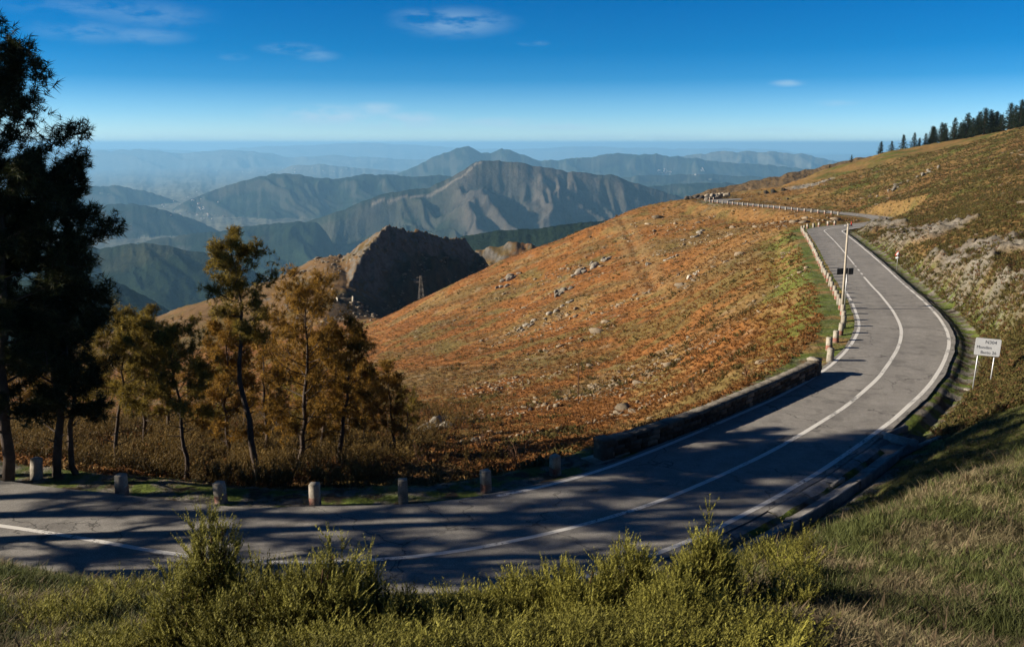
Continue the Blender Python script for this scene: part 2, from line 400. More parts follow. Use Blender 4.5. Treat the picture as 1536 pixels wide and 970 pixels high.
def tpsk(r2): return np.where(r2 > 1e-12, .5*r2*np.log(np.maximum(r2, 1e-12)), 0)
n = len(cu); K = tpsk((cu[:, None]-cu)**2+(cv[:, None]-cv)**2)+np.eye(n)*2e-4
A_ = np.zeros((n+3, n+3)); A_[:n, :n] = K; Pm = np.stack([np.ones(n), cu, cv], 1); A_[:n, n:] = Pm; A_[n:, :n] = Pm.T
w_ = np.linalg.solve(A_, np.r_[ce, 0, 0, 0])
def tps_exact(u, v):
    shp = u.shape; u = u.ravel(); v = v.ravel()
    out = tpsk((u[:, None]-cu)**2+(v[:, None]-cv)**2)@w_[:n]+w_[n]+w_[n+1]*u+w_[n+2]*v
    return out.reshape(shp)
_u = np.linspace(-4.6, 4.6, 400); _v = np.linspace(-.8, 6.8, 300)
_T = tps_exact(*np.meshgrid(_u, _v, indexing='ij'))
def tps(x, y):
    u, v = uv(x, y)
    fu = np.clip((u-_u[0])/(_u[1]-_u[0]), 1, len(_u)-3); fv = np.clip((v-_v[0])/(_v[1]-_v[0]), 1, len(_v)-3)
    i = fu.astype(int); j = fv.astype(int); a = fu-i; b = fv-j
    def wts(t): return [.5*(-t+2*t*t-t**3), .5*(2-5*t*t+3*t**3), .5*(t+4*t*t-3*t**3), .5*(-t*t+t**3)]
    wa, wb = wts(a), wts(b); out = 0
    for p_ in range(4):
        for q_ in range(4): out = out+wa[p_]*wb[q_]*_T[i+p_-1, j+q_-1]
    return out*np.hypot(x, y)
# rocky crag: crest runs away from us, dark steep face falls to the right
crag = np.array([Pw(520,436,325), Pw(527,420,335), Pw(545,382,348), Pw(580,343,368), Pw(610,347,385), Pw(640,352,402), Pw(672,360,418), Pw(697,360,432), Pw(712,382,438), Pw(726,408,444)])
spur2 = np.array([Pw(715,380,520), Pw(745,370,520), Pw(775,364,520), Pw(798,368,520), Pw(830,385,520)])
cut_k = np.array([Pw(1034,299,232), Pw(1045,294,236), Pw(1062,294,238)])
gul = np.array([Pw(930,323,228)[:2], Pw(945,350,200)[:2], Pw(958,380,172)[:2], Pw(970,410,148)[:2], Pw(985,440,128)[:2]])
def hnear(x, y, detail=True):
    shp = np.shape(x); x = np.ravel(np.asarray(x, float)); y = np.ravel(np.asarray(y, float))
    r = np.hypot(x, y); z = tps(x, y)
    z = np.where(r < 1.2, -1.7, z)
    # broad undulation growing with distance
    amp = .0045*r*sst(15, 60, r)
    z += amp*(fbm(x/16, y/16, 3, 3)+.6*ridged(x/38+y/60, y/38, 3, 8)-.2)
    m = (r > 270) & (r < 520) & (x > -140) & (x < 10)
    if m.any():
        d, sd, par = near_poly(x[m], y[m], crag)
        ct = np.interp(par, np.arange(len(crag)), crag[:, 2])
        rough = 1+.45*fbm(x[m]/9, y[m]/9, 4, 21)
        hr = ct-np.where(sd < 0, .95*d**.97*rough, .52*d*rough)-.5
        hr = hr+1.5*ridged(x[m]/8, y[m]/8, 3, 44)*np.exp(-d/9)+1.1*ridged(x[m]/2.6, y[m]/3.2, 3, 49)*np.exp(-d/16)+1.6*ridged(x[m]/13, y[m]/8, 3, 45)*(sd < 0)
        z[m] = np.maximum(z[m], hr)
    m = (r > 450) & (r < 640) & (x > -60) & (x < 60)
    if m.any():
        d, sd, par = near_poly(x[m], y[m], spur2)
        hr = np.interp(par, np.arange(len(spur2)), spur2[:, 2])-.55*d*(1+.5*fbm(x[m]/12, y[m]/12, 3, 5))+2.5*ridged(x[m]/12, y[m]/12, 3, 6)*np.exp(-d/20)
        z[m] = np.maximum(z[m], hr)
    m = (r > 120) & (r < 240) & (x > 15) & (x < 50)
    if m.any():
        d, sd, par = near_poly(x[m], y[m], gul)
        z[m] -= .22*np.exp(-((d+.5*fbm(x[m]/5, y[m]/5, 2, 4))/.7)**2)
    # rock face on the cut above the road
    m = (r > 40) & (r < 160) & (x > 15)
    if m.any():
        rk = rockmask(x[m], y[m]); rd = ridged(x[m]/4.5+.3*y[m]/4.5, y[m]/5.5, 4, 91)
        z[m] += rk*((rd-.25)*1.1+.5*ridged(x[m]/1.6+.4*y[m], y[m]/2.2, 4, 95, .6))
    # the road bench
    m = (r > 12) & (r < 300) & (y > 5)
    if m.any():
        d, sd, par = near_road(x[m], y[m])
        pass
        el = np.interp(par, I, sEL); er = np.interp(par, I, sER); zz = zr(np.interp(par, I, cen[:, 1]))
        a = np.where(sd > 0, d-el, d-er)
        farb = sst(150, 170, y[m])
        # left side: verge then falls away; right side: gutter or ditch, then bank
        zl = zz-.06-.04*sst(0, .5, a)-.05*np.clip(a, 0, 3)+.05*fbm(x[m]*1.5, y[m]*1.5, 3, 61)*sst(.1, .8, a)
        bl = sst(1.5, 4.5+3*farb, a)
        zrr = zz-.06-np.where(y[m] > 36, .20, .26)*np.exp(-((a-.85)/np.where(y[m] > 36, .6, .33))**2)*sst(.0, .5, a)+.04*fbm(x[m]*1.3, y[m]*1.3, 3, 62)*sst(.1, .8, a)
        br = sst(1.15, 3.4, a)
        zt = z[m]
        zn = np.where(sd > 0, zl*(1-bl)+zt*bl, zrr*(1-br)+zt*br)
        zn = np.where(a < 0, zz-.07, zn)
        # keep the ground from rising above the road on the open side
        zn = np.where((sd > 0) & (a > 0) & (a < 9), np.minimum(zn, zz-.05+.10*np.clip(a-3, 0, 9)), zn)
        z[m] = zn
    if detail:
        ra = sst(6, 20, r); off_ = offroad(x, y)
        z += off_*(.10*fbm(x*.9, y*.9, 4, 71)*(1+1.6*ra)+.05*fbm(x*4, y*4, 2, 72))
    return z.reshape(shp)
def offroad(x, y):
    o = np.ones(np.shape(x)); m = (np.hypot(x, y) < 300) & (y > 5)
    if m.any():
        d, sd, par = near_road(x[m], y[m]); pass
        a = np.where(sd > 0, d-np.interp(par, I, sEL), d-np.interp(par, I, sER))
        o[m] = sst(1.0, 3.5, a)
    return o
def blob(x, y, px, py, d, rx, ry):
    q = Pw(px, py, d); return np.exp(-((x-q[0])/rx)**2-((y-q[1])/ry)**2)
def rockmask(x, y):
    k = (blob(x, y, 1395, 395, 72, 5, 9)+blob(x, y, 1350, 360, 97, 4, 13)+.9*blob(x, y, 1450, 450, 52, 3.2, 6)+.7*blob(x, y, 1430, 400, 62, 4, 5)+.9*blob(x, y, 1300, 340, 125, 3.5, 14)+.6*blob(x, y, 1490, 420, 48, 3, 5))
    k = k*1.25+.55*fbm(x/3.2, y/3.2, 4, 93)
    return sst(.42, .72, k)

def cover(x, y, z, slope):
    """land-cover colours: bracken rust, dry grass, olive scrub, bare granite"""
    x = np.asarray(x); y = np.asarray(y); r = np.hypot(x, y); n_ = len(x)
    rust = np.array([.225, .096, .028]); gold = np.array([.25, .155, .058]); olive = np.array([.12, .105, .033]); tan = np.array([.23, .175, .11])
    dark = np.array([.055, .038, .018]); green = np.array([.085, .11, .022]); rockc = np.array([.29, .265, .225]); gravel = np.array([.17, .155, .13])
    b1 = fbm(x/22, y/22, 4, 101); b2 = fbm(x/7+5, y/7, 4, 103); b3 = fbm(x/2.2, y/2.2, 3, 105); b4 = fbm(x/60, y/40, 3, 107)
    def mix(c, d, t): return c*(1-t[:, None])+d*t[:, None]
    c = np.tile(rust, (n_, 1))
    c = mix(c, gold, sst(-.02, .3, b2+.6*b1)*.8); c = mix(c, np.array([.15, .062, .022]), sst(.05, .35, -b1+.4*b2)*.6)
    # higher slopes turn to gold and olive
    up = sst(-22, -13, z+4*b1)*sst(70, 120, y)
    c = mix(c, gold*np.array([.95, .92, .9]), up*.75)
    c = mix(c, olive, sst(.08, .35, b2-b1*.3+b4*.5)*.65)
    c = mix(c, dark, sst(.14, .5, b3-.3*b2)*.75); c = mix(c, np.array([.10, .075, .028]), sst(.02, .30, b1+.4*b4-.2*b2)*.6)
    c = mix(c, tan, sst(.25, .5, fbm(x/3, y/3, 3, 117)+.3*b1)*.5)
    # right-hand hill: olive scrub
    rh = sst(-6, 6, x-(22+.28*(y-40))+5*b1)*sst(35, 45, y)
    sc = mix(np.tile(olive*np.array([1.05, .9, 1.0]), (n_, 1)), gold*.72, sst(-.3, .2, b2+.5*b4))
    sc = mix(sc, green*.8, sst(.0, .35, -b2+.4*b3)*.7)
    sc = mix(sc, np.array([.16, .085, .035]), sst(.1, .4, b4+.3*b2)*.6)
    c = mix(c, sc, rh)
    # shoulder below the crag: brown tan
    sh = sst(255, 300, r)*sst(20, -20, x)
    tt = mix(np.tile(np.array([.16, .095, .04]), (n_, 1)), np.array([.12, .085, .03]), sst(-.1, .4, b1)); c = mix(c, tt, sh)
    # gully with scrub at the left
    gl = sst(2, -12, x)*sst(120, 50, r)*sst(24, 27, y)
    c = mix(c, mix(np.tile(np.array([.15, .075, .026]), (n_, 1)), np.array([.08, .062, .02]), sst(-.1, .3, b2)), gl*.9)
    # gravel, moss and grass along the road
    m = (r < 300) & (y > 5); rd = np.full(n_, 99.); sdd = np.zeros(n_)
    if m.any():
        d, sd, par = near_road(x[m], y[m]); pass
        rd[m] = np.where(sd > 0, d-np.interp(par, I, sEL), d-np.interp(par, I, sER)); sdd[m] = sd
    v = mix(np.tile(gravel, (n_, 1)), green*1.15, sst(-.12, .12, fbm(x/1.1, y/1.1, 4, 131)))
    v = mix(v, np.array([.075, .055, .035]), sst(.1, .3, fbm(x/.8, y/.8, 3, 133)))
    c = mix(c, v, sst(3.2, 1.4, rd+b3)*(rd > -2)*(1-.9*((x > 47) & (y > 126))))
    gb = sst(7, 3, rd+3*b2)*(sdd > 0)*sst(38, 45, y)*sst(150, 130, y); c = mix(c, mix(np.tile(green*1.2, (n_, 1)), gold, sst(-.1, .3, b3+b2)), gb*.8)
    # camera-side bank
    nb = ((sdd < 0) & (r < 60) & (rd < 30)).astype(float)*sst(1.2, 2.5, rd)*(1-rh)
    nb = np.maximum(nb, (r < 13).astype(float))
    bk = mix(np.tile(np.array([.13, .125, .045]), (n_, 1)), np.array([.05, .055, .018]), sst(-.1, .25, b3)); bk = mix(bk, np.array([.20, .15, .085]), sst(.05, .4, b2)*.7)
    bank_shade = sst(-5.6, -6.8, z)*nb; bk = mix(bk, np.array([.055, .06, .014]), bank_shade*.8)  # lower bank darkened: tree shade behind the crest also put into its colour
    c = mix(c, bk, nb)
    # granite shows where it is steep or where outcrops break the surface
    rk = sst(.62, .95, slope+.25*b3)*(r > 250)
    rk = np.maximum(rk, sst(-.02, .3, fbm(x/6, y/6, 4, 141)+(slope-.55)*1.2)*(r > 280)*(x < 0)*.8)
    rk = np.maximum(rk, rockmask(x, y)*(x > 15)*(r > 40)*(r < 170)*.9*sst(1.6, 3.2, rd+1.2*b3))
    crag_heath_shade = np.full(n_, 0.); mc = (r > 270) & (r < 520) & (x < 10) & (x > -140)
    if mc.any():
        dd_, sdc, pc = near_poly(x[mc], y[mc], crag); crag_heath_shade[mc] = (sdc < 0)*sst(6, 14, dd_+5*fbm(x[mc]/6, y[mc]/6, 3, 3))*sst(60, 45, dd_)  # right face: dark heath, with the face's shade also put into the colour
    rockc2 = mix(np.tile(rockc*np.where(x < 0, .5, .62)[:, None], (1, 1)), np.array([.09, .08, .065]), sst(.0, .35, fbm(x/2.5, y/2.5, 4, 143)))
    c = mix(c, rockc2, rk); c = mix(c, mix(np.tile(np.array([.032, .025, .018]), (n_, 1)), np.array([.06, .04, .024]), sst(-.1, .3, b3)), crag_heath_shade*.9)
    # trodden firebreak running down the hillside
    d = np.full(n_, 99.); mg = (r > 100) & (r < 260) & (x > 10) & (x < 60)
    if mg.any(): d[mg] = near_poly(x[mg], y[mg], gul)[0]
    c = mix(c, np.array([.24, .16, .07]), np.exp(-((d-1.6)/1.0)**2)*.5*(r < 260)); c = mix(c, dark*2.2, np.exp(-(d/.42)**2)*.35*(.5+sst(-.2, .2, b3))*(r < 260))
    return np.clip(c, .01, .6)

def polar_grid(phi0, phi1, nphi, rs):
    ph = np.linspace(phi0, phi1, nphi); nr = len(rs)
    R_, P_ = np.meshgrid(rs, ph, indexing='ij')
    a = (np.arange(nr-1)[:, None]*nphi+np.arange(nphi-1)[None]).ravel()
    Q = np.stack([a, a+1, a+nphi+1, a+nphi], 1)
    return R_*np.sin(P_), R_*np.cos(P_), Q, R_, P_
rs = np.exp(np.linspace(math.log(1.0), math.log(720), 1000))
# stretch resolution: fewer rings very near, more between 15 and 450 m
g = np.linspace(0, 1, 1150); lr = np.interp(g, [0, .06, .9, 1], [math.log(.8), math.log(6), math.log(480), math.log(760)]); rs = np.exp(lr)
X, Y, Q, R_, P_ = polar_grid(math.radians(-58), math.radians(48), 1250, rs)
Z = hnear(X, Y)
# slope from the grid
dzr = np.gradient(Z, axis=0)/np.gradient(R_, axis=0); dzp = np.gradient(Z, axis=1)/(np.gradient(P_, axis=1)*R_)
SL = np.hypot(dzr, dzp)
# geometry detail on outcrops
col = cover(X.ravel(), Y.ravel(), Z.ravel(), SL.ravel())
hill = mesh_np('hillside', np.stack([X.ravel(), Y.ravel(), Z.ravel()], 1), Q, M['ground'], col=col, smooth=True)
tag(hill, kind='structure')
def gh(x, y):
    return hnear(np.atleast_1d(np.asarray(x, float)), np.atleast_1d(np.asarray(y, float)))
def g1(x, y): return float(gh(x, y)[0])
def on_ray(px, py, dmin=5, dmax=300):
    """where the view towards (px, py) meets the ground"""
    ds = np.exp(np.linspace(math.log(dmin), math.log(dmax), 500)); k = Pw(px, py, 1.)
    z = gh(k[0]*ds, k[1]*ds); i = np.argmax(z > k[2]*ds)
    return k*ds[i], ds[i]
# the ground carried on behind and beside the viewpoint
xs = np.linspace(-60, 60, 61); ys = np.linspace(-60, 0, 31); XX, YY = np.meshgrid(xs, ys, indexing='ij')
ZZ = -1.75-YY*.18+.012*np.abs(XX)**1.3*-1+.25*fbm(XX/6, YY/6, 3, 9)-.35*sst(-3, 0, YY)*1.5
a = (np.arange(60)[:, None]*31+np.arange(30)[None]).ravel()
bh = mesh_np('upper_bank', np.stack([XX.ravel(), YY.ravel(), ZZ.ravel()], 1), np.stack([a, a+31, a+32, a+1], 1), M['ground'], col=np.tile((.10, .10, .035), (XX.size, 1)), smooth=True)
tag(bh, kind='structure')

# ------------------------------------------------------------------ far mountains: one heightfield out to the horizon
ridges = []
def ridge(pts, d, fs=.35, bs=.4, sp=0, amp=0, cr=0, seed=0, tint=None):
    """crest seen through (px, py) at depth d or (px, py, d)"""
    P = np.array([Pw(q[0], q[1], q[2] if len(q) > 2 else d) for q in pts])
    ridges.append((np.arctan2(P[:, 0], P[:, 1]), np.hypot(P[:, 0], P[:, 1]), P[:, 2], fs, bs, sp, amp, cr, seed, tint))
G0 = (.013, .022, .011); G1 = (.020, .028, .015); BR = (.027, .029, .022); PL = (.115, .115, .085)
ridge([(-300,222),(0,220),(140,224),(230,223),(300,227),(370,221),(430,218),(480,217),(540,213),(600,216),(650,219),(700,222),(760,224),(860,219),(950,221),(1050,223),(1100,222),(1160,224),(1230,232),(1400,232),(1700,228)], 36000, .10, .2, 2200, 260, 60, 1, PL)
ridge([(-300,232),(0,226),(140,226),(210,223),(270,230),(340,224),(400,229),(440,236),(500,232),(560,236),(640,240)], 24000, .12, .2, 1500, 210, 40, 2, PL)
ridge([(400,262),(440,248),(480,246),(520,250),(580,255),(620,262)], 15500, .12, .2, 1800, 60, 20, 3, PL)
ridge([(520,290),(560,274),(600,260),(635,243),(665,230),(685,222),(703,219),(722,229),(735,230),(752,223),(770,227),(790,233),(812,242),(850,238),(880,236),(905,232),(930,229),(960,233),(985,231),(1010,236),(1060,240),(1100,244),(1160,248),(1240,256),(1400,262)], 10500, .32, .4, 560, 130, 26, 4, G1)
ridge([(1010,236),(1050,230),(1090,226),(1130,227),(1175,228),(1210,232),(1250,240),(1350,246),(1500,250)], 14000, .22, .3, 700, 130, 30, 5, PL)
ridge([(860,282),(900,272),(950,264),(1000,262),(1060,261),(1110,264),(1180,266),(1260,264),(1400,262)], 8000, .13, .2, 420, 60, 15, 6, G1)
ridge([(900,290),(960,280),(1010,276),(1060,273),(1110,276),(1200,270),(1300,268)], 5600, .2, .3, 320, 50, 10, 16, G0)
ridge([(240,322),(290,297),(320,285),(350,275),(385,266),(410,261),(440,261),(470,266),(500,269),(540,263),(580,262),(620,265),(660,262),(700,268)], 6600, .30, .35, 380, 85, 12, 7, G0)
ridge([(380,350),(430,338),(480,326),(520,312),(545,300),(570,291),(600,287),(640,281),(672,268),(690,256),(706,246),(722,241),(745,241),(775,243),(800,249),(830,251),(850,258),(872,259),(895,262),(920,262),(945,271),(975,281),(1010,292),(1050,302),(1150,320)], 4300, .40, .45, 235, 135, 12, 8, None)
ridge([(140,380),(200,366),(240,357),(290,350),(330,347),(375,338),(420,333),(470,333)], 3900, .32, .4, 240, 60, 8, 9, G0)
ridge([(-200,330),(0,315),(60,310),(110,306),(150,308),(200,305),(235,312),(270,322),(305,334),(340,352),(370,372)], 5000, .33, .3, 330, 70, 8, 10, G0)
ridge([(-200,285),(60,280),(140,279),(180,279),(225,288),(262,300),(290,312)], 7400, .3, .3, 360, 70, 8, 11, G0)
ridge([(-200,380),(60,374),(110,369),(150,372),(190,366),(225,365),(262,372),(300,377),(340,388),(370,400),(420,430),(480,455)], 2300, .36, .35, 150, 32, 6, 12, G0)
ridge([(-200,430),(60,420),(130,410),(180,425),(230,450),(280,480)], 1400, .4, .5, 110, 18, 4, 13, G0)
ridge([(560,400),(640,372),(700,352),(740,347),(790,343),(830,339),(870,334),(905,330),(960,325),(1050,320)], 1500, .30, .4, 220, 30, 5, 14, G0)
ridge([(980,322),(1010,308),(1040,292),(1080,281),(1120,272),(1180,260),(1240,247),(1290,236),(1400,225),(1600,215)], 720, .25, .4, 130, 7, 1.5, 15, (.12, .08, .04))
def hfar(x, y, full=False):
    shp = np.shape(x); x = np.ravel(x).astype(float); y = np.ravel(y).astype(float)
    r = np.hypot(x, y); ph = np.arctan2(x, y)
    fl = np.interp(r, [300, 700, 1500, 3000, 5000, 9000, 15000, 25000, 45000], [-170, -330, -420, -500, -480, -470, -560, -600, -600])
    H = fl+r*.0035*fbm(x/(60+r*.09), y/(60+r*.09), 4, 201)
    W = np.zeros(len(x), int)-1; EX = np.zeros(len(x))
    for k, (rp, rr, rz, fs, bs, sp, amp, cr, seed, tint) in enumerate(ridges):
        rc = np.interp(ph, rp, rr); D = r-rc
        w = sst(rp[0]-.06, rp[0], ph)*sst(rp[-1]+.06, rp[-1], ph)
        reach = (np.interp(ph, rp, rz)+650+amp)
        m = (w > 0) & (D > -reach/fs) & (D < reach/bs)
        if not m.any(): continue
        pm = ph[m]; D = D[m]; zc = np.interp(pm, rp, rz)
        t = pm*rc.mean()
        zc = zc+.55*cr*(fbm(t/(cr*14+1), t*0+seed, 4, seed)+.3*ridged(t/(cr*5+1), t*0, 2, seed+3))
        # side spurs run down towards the viewer, wandering; they fade at the crest
        wx = t+.45*D+.5*sp*fbm(t/sp, D/(sp*1.4), 2, seed+50)
        spn = ridged(wx/sp*.8, D/(sp*3.0), 4, seed+60, .42)
        u = np.abs(D)/(abs(amp)*3+1)
        h = zc-np.where(D < 0, fs*-D, bs*D)+amp*(spn-.75)*sst(0, .6, u)
        h = h+(w[m]-1)*abs(zc+650)*1.2
        Hm = H[m]; big = h > Hm
        H[m] = np.where(big, h, Hm); W[m] = np.where(big, k, W[m]); EX[m] = np.where(big, spn, EX[m])
    if full: return H.reshape(shp), W.reshape(shp), EX.reshape(shp)
    return H.reshape(shp)
g = np.linspace(0, 1, 1000); rs2 = np.exp(np.interp(g, [0, .12, .55, .8, 1], [math.log(380), math.log(800), math.log(6000), math.log(14000), math.log(60000)]))
X, Y, Q, R_, P_ = polar_grid(math.radians(-44), math.radians(44), 1300, rs2)
Z, W, EX = hfar(X, Y, True)
Z = Z+np.minimum(R_, 12000)*.0026*fbm(X/(R_*.018+8), Y/(R_*.018+8), 5, 301, .6)
dzr = np.gradient(Z, axis=0)/np.gradient(R_, axis=0); dzp = np.gradient(Z, axis=1)/(np.gradient(P_, axis=1)*R_)
SLf = np.hypot(dzr, dzp).ravel()
xf, yf, zf = X.ravel(), Y.ravel(), Z.ravel(); Wf = W.ravel(); rf = R_.ravel()
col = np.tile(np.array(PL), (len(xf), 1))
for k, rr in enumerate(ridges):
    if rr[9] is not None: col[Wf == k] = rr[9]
kD = [k for k, rr in enumerate(ridges) if rr[9] is None][0]
m = Wf == kD
tD = sst(-.02, .02, P_.ravel()[m]-math.atan2((700-768)/F, 1)+.02*fbm(xf[m]/300, yf[m]/300, 3, 7)+.012)
bare = sst(.0, .25, EX.ravel()[m]-.35+.4*fbm(xf[m]/250, yf[m]/250, 4, 305))
colD = np.array(G0)[None]*(1-tD[:, None])+np.array(BR)[None]*tD[:, None]
colD = colD*(1-.55*bare[:, None])+np.array((.10, .082, .066))*(.55*bare*tD)[:, None]+np.array((.035, .04, .02))*(.55*bare*(1-tD))[:, None]
col[m] = colD
# fields, clearings, farmland on the plain
f1 = fbm(xf/(200+rf*.03), yf/(200+rf*.03), 4, 311)
mk = sst(.12, .32, f1)*(rf > 1800)
col = col*(1-.55*mk[:, None])+np.array((.05, .05, .028))*(.55*mk)[:, None]
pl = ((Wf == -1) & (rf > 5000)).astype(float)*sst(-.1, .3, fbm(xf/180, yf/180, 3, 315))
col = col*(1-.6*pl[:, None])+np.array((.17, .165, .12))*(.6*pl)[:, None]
sp_ = sst(.10, .17, fbm(xf/(55+rf*.008), yf/(55+rf*.008), 4, 331))*(rf > 1500)*(rf < 20000)
col = col*(1+.55*sp_[:, None]*(np.sin(xf*.004+yf*.003)[:, None]))
fd = sst(.16, .26, fbm(xf/90, yf/140, 3, 335))*sst(6500, 8500, rf)*sst(.22, .12, SLf); col = col*(1-.7*fd[:, None])+np.array((.26, .25, .19))*(.7*fd)[:, None]
top = sst(.5, .9, SLf)*(rf > 4000); col = col*(1-.4*top[:, None])+np.array((.08, .07, .058))*(.4*top)[:, None]
# firebreak track along the left arm of the main ridge
trk = np.array([Pw(722,243,4290), Pw(706,249,4270), Pw(690,262,4230), Pw(660,272,4230), Pw(632,283,4230), Pw(590,289,4240), Pw(560,292,4250)])
mt = (rf < 5500) & (rf > 3500); dT = np.full(len(xf), 999.); dT[mt] = near_poly(xf[mt], yf[mt], trk)[0]; col = np.where((dT < 9)[:, None], np.array((.15, .13, .10)), col)
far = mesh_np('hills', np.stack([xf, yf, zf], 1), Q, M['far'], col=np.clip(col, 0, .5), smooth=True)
tag(far, kind='structure')
# the plain carried out all round to the horizon
ph = np.linspace(math.radians(43.5), math.radians(316.5), 60); rs3 = np.array([90, 300, 900, 3000, 12000, 60000.])
X, Y, Q, R_, P_ = 0, 0, 0, 0, 0
RR, PP = np.meshgrid(rs3, ph, indexing='ij'); XX = RR*np.sin(PP); YY = RR*np.cos(PP); ZZ = np.interp(RR, rs3, [-60, -120, -260, -450, -560, -600])
a = (np.arange(5)[:, None]*60+np.arange(59)[None]).ravel()
pn = mesh_np('plain', np.stack([XX.ravel(), YY.ravel(), ZZ.ravel()], 1), np.stack([a, a+1, a+61, a+60], 1), M['far'], col=np.tile(G1, (XX.size, 1)), smooth=True)
tag(pn, kind='structure')
# ================================================================== OBJECTS
def rnd(a, b, n=None): return RNG.uniform(a, b, n)
def scatter_polar(N, px0, px1, r0, r1, keep=None, cap=400000):
    ph = np.arctan(rnd((px0-768)/F, (px1-768)/F, N)); r = np.exp(rnd(math.log(r0), math.log(r1), N))
    x = r*np.sin(ph); y = r*np.cos(ph)
    if keep is not None:
        k = keep(x, y); x, y = x[k], y[k]
    z = gh(x, y)
    return x, y, z
def road_dist(x, y):
    d, sd, par = near_road(x, y)
    return np.where(sd > 0, d-np.interp(par, I, sEL), d-np.interp(par, I, sER)), sd, par
# ---- templates
def tpl_blades(nb, h, w, spread, droop, c0, c1, seed):
    rg = np.random.default_rng(seed); V = []; Fc = []; Cc = []
    for i in range(nb):
        a = rg.uniform(0, 2*np.pi); b = rg.uniform(0, 2*np.pi); r0 = spread*.5*rg.random(); hh = h*rg.uniform(.55, 1.1); lean = droop*rg.uniform(.3, 1.2)
        ba = np.array([math.cos(b)*r0, math.sin(b)*r0, -.03]); d = np.array([math.cos(a), math.sin(a), 0]); s_ = np.array([-math.sin(a), math.cos(a), 0])*w*.5*rg.uniform(.7, 1.3)
        k = len(V)
        for t, ww in ((0, 1), (.55, .8)):
            c = ba+np.array([0, 0, hh*t])+d*lean*h*t*t; V += [c-s_*ww, c+s_*ww]
        V.append(ba+np.array([0, 0, hh*(1-.25*lean)])+d*lean*h*1.05)
        Fc += [(k, k+1, k+3), (k, k+3, k+2), (k+2, k+3, k+4)]
        cc = np.array(c0)+(np.array(c1)-np.array(c0))*rg.random(); Cc += [cc*.8, cc*.8, cc, cc, cc*1.1]
    return np.array(V), np.array(Fc), np.array(Cc)
def tpl_frond(nf, L_, w, c0, c1, seed, lift=.5):
    rg = np.random.default_rng(seed); V = []; Fc = []; Cc = []
    for i in range(nf):
        a = rg.uniform(0, 2*np.pi); d = np.array([math.cos(a), math.sin(a), 0]); s_ = np.array([-math.sin(a), math.cos(a), rg.uniform(-.5, .5)])*w*rg.uniform(.6, 1.2)
        up = lift*rg.uniform(.4, 1.2); l = L_*rg.uniform(.6, 1.1); k = len(V); o = d*.1*L_*rg.random()
        V += [o-s_*.2, o+s_*.2, o+d*l*.45+np.array([0, 0, up*L_])-s_*.6, o+d*l*.5+np.array([0, 0, up*L_*.95])+s_*.6, o+d*l+np.array([0, 0, up*L_*.45])]
        Fc += [(k, k+1, k+3), (k, k+3, k+2), (k+2, k+3, k+4)]
        cc = np.array(c0)+(np.array(c1)-np.array(c0))*rg.random(); Cc += [cc*.9]*2+[cc]*2+[cc*1.1]
    return np.array(V), np.array(Fc), np.array(Cc)
def ico(sub, seed, flat=.6, rough=.35):
    bm = bmesh.new(); bmesh.ops.create_icosphere(bm, subdivisions=sub, radius=1); bm.verts.ensure_lookup_table()
    V = np.array([v.co[:] for v in bm.verts]); Fc = np.array([[v.index for v in f.verts] for f in bm.faces]); bm.free()
    rg = np.random.default_rng(seed)
    # cut by random planes to get angular granite
    for _ in range(9):
        n_ = rg.normal(size=3); n_ /= np.linalg.norm(n_); o = rg.uniform(.45, .85); dd = V@n_-o
        V = V-np.where(dd > 0, dd, 0)[:, None]*n_
    V += rg.normal(0, rough*.07, V.shape); V *= np.array([1, rg.uniform(.6, .95), flat*rg.uniform(.7, 1.3)])
    return V, Fc
def tpl_rock(sub, seed, c=(.22, .175, .12), flat=.6):
    V, Fc = ico(sub, seed, flat); rg = np.random.default_rng(seed+5)
    return V, Fc, np.tile(np.array(c), (len(V), 1))*(1+.12*rg.normal(size=(len(V), 1)))
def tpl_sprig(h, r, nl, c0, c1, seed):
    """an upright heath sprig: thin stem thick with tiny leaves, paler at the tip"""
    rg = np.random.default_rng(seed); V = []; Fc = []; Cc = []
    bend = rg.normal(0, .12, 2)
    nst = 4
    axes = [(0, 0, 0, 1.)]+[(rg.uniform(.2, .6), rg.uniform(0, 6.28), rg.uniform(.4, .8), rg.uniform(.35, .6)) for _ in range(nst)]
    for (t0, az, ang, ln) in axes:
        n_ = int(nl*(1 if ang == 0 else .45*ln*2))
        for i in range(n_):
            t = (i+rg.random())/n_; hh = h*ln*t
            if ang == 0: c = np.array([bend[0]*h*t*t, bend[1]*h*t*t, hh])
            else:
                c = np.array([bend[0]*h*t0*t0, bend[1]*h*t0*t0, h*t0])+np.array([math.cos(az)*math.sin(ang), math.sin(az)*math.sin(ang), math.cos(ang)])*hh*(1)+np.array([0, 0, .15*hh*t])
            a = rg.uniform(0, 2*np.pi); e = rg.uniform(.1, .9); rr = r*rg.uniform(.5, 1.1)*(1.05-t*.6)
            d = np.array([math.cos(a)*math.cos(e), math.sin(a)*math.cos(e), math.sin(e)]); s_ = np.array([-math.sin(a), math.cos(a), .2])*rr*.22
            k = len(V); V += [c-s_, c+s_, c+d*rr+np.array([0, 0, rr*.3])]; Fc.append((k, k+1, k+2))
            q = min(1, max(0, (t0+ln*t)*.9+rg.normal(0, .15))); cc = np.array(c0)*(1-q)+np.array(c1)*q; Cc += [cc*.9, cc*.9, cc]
    return np.array(V), np.array(Fc), np.array(Cc)

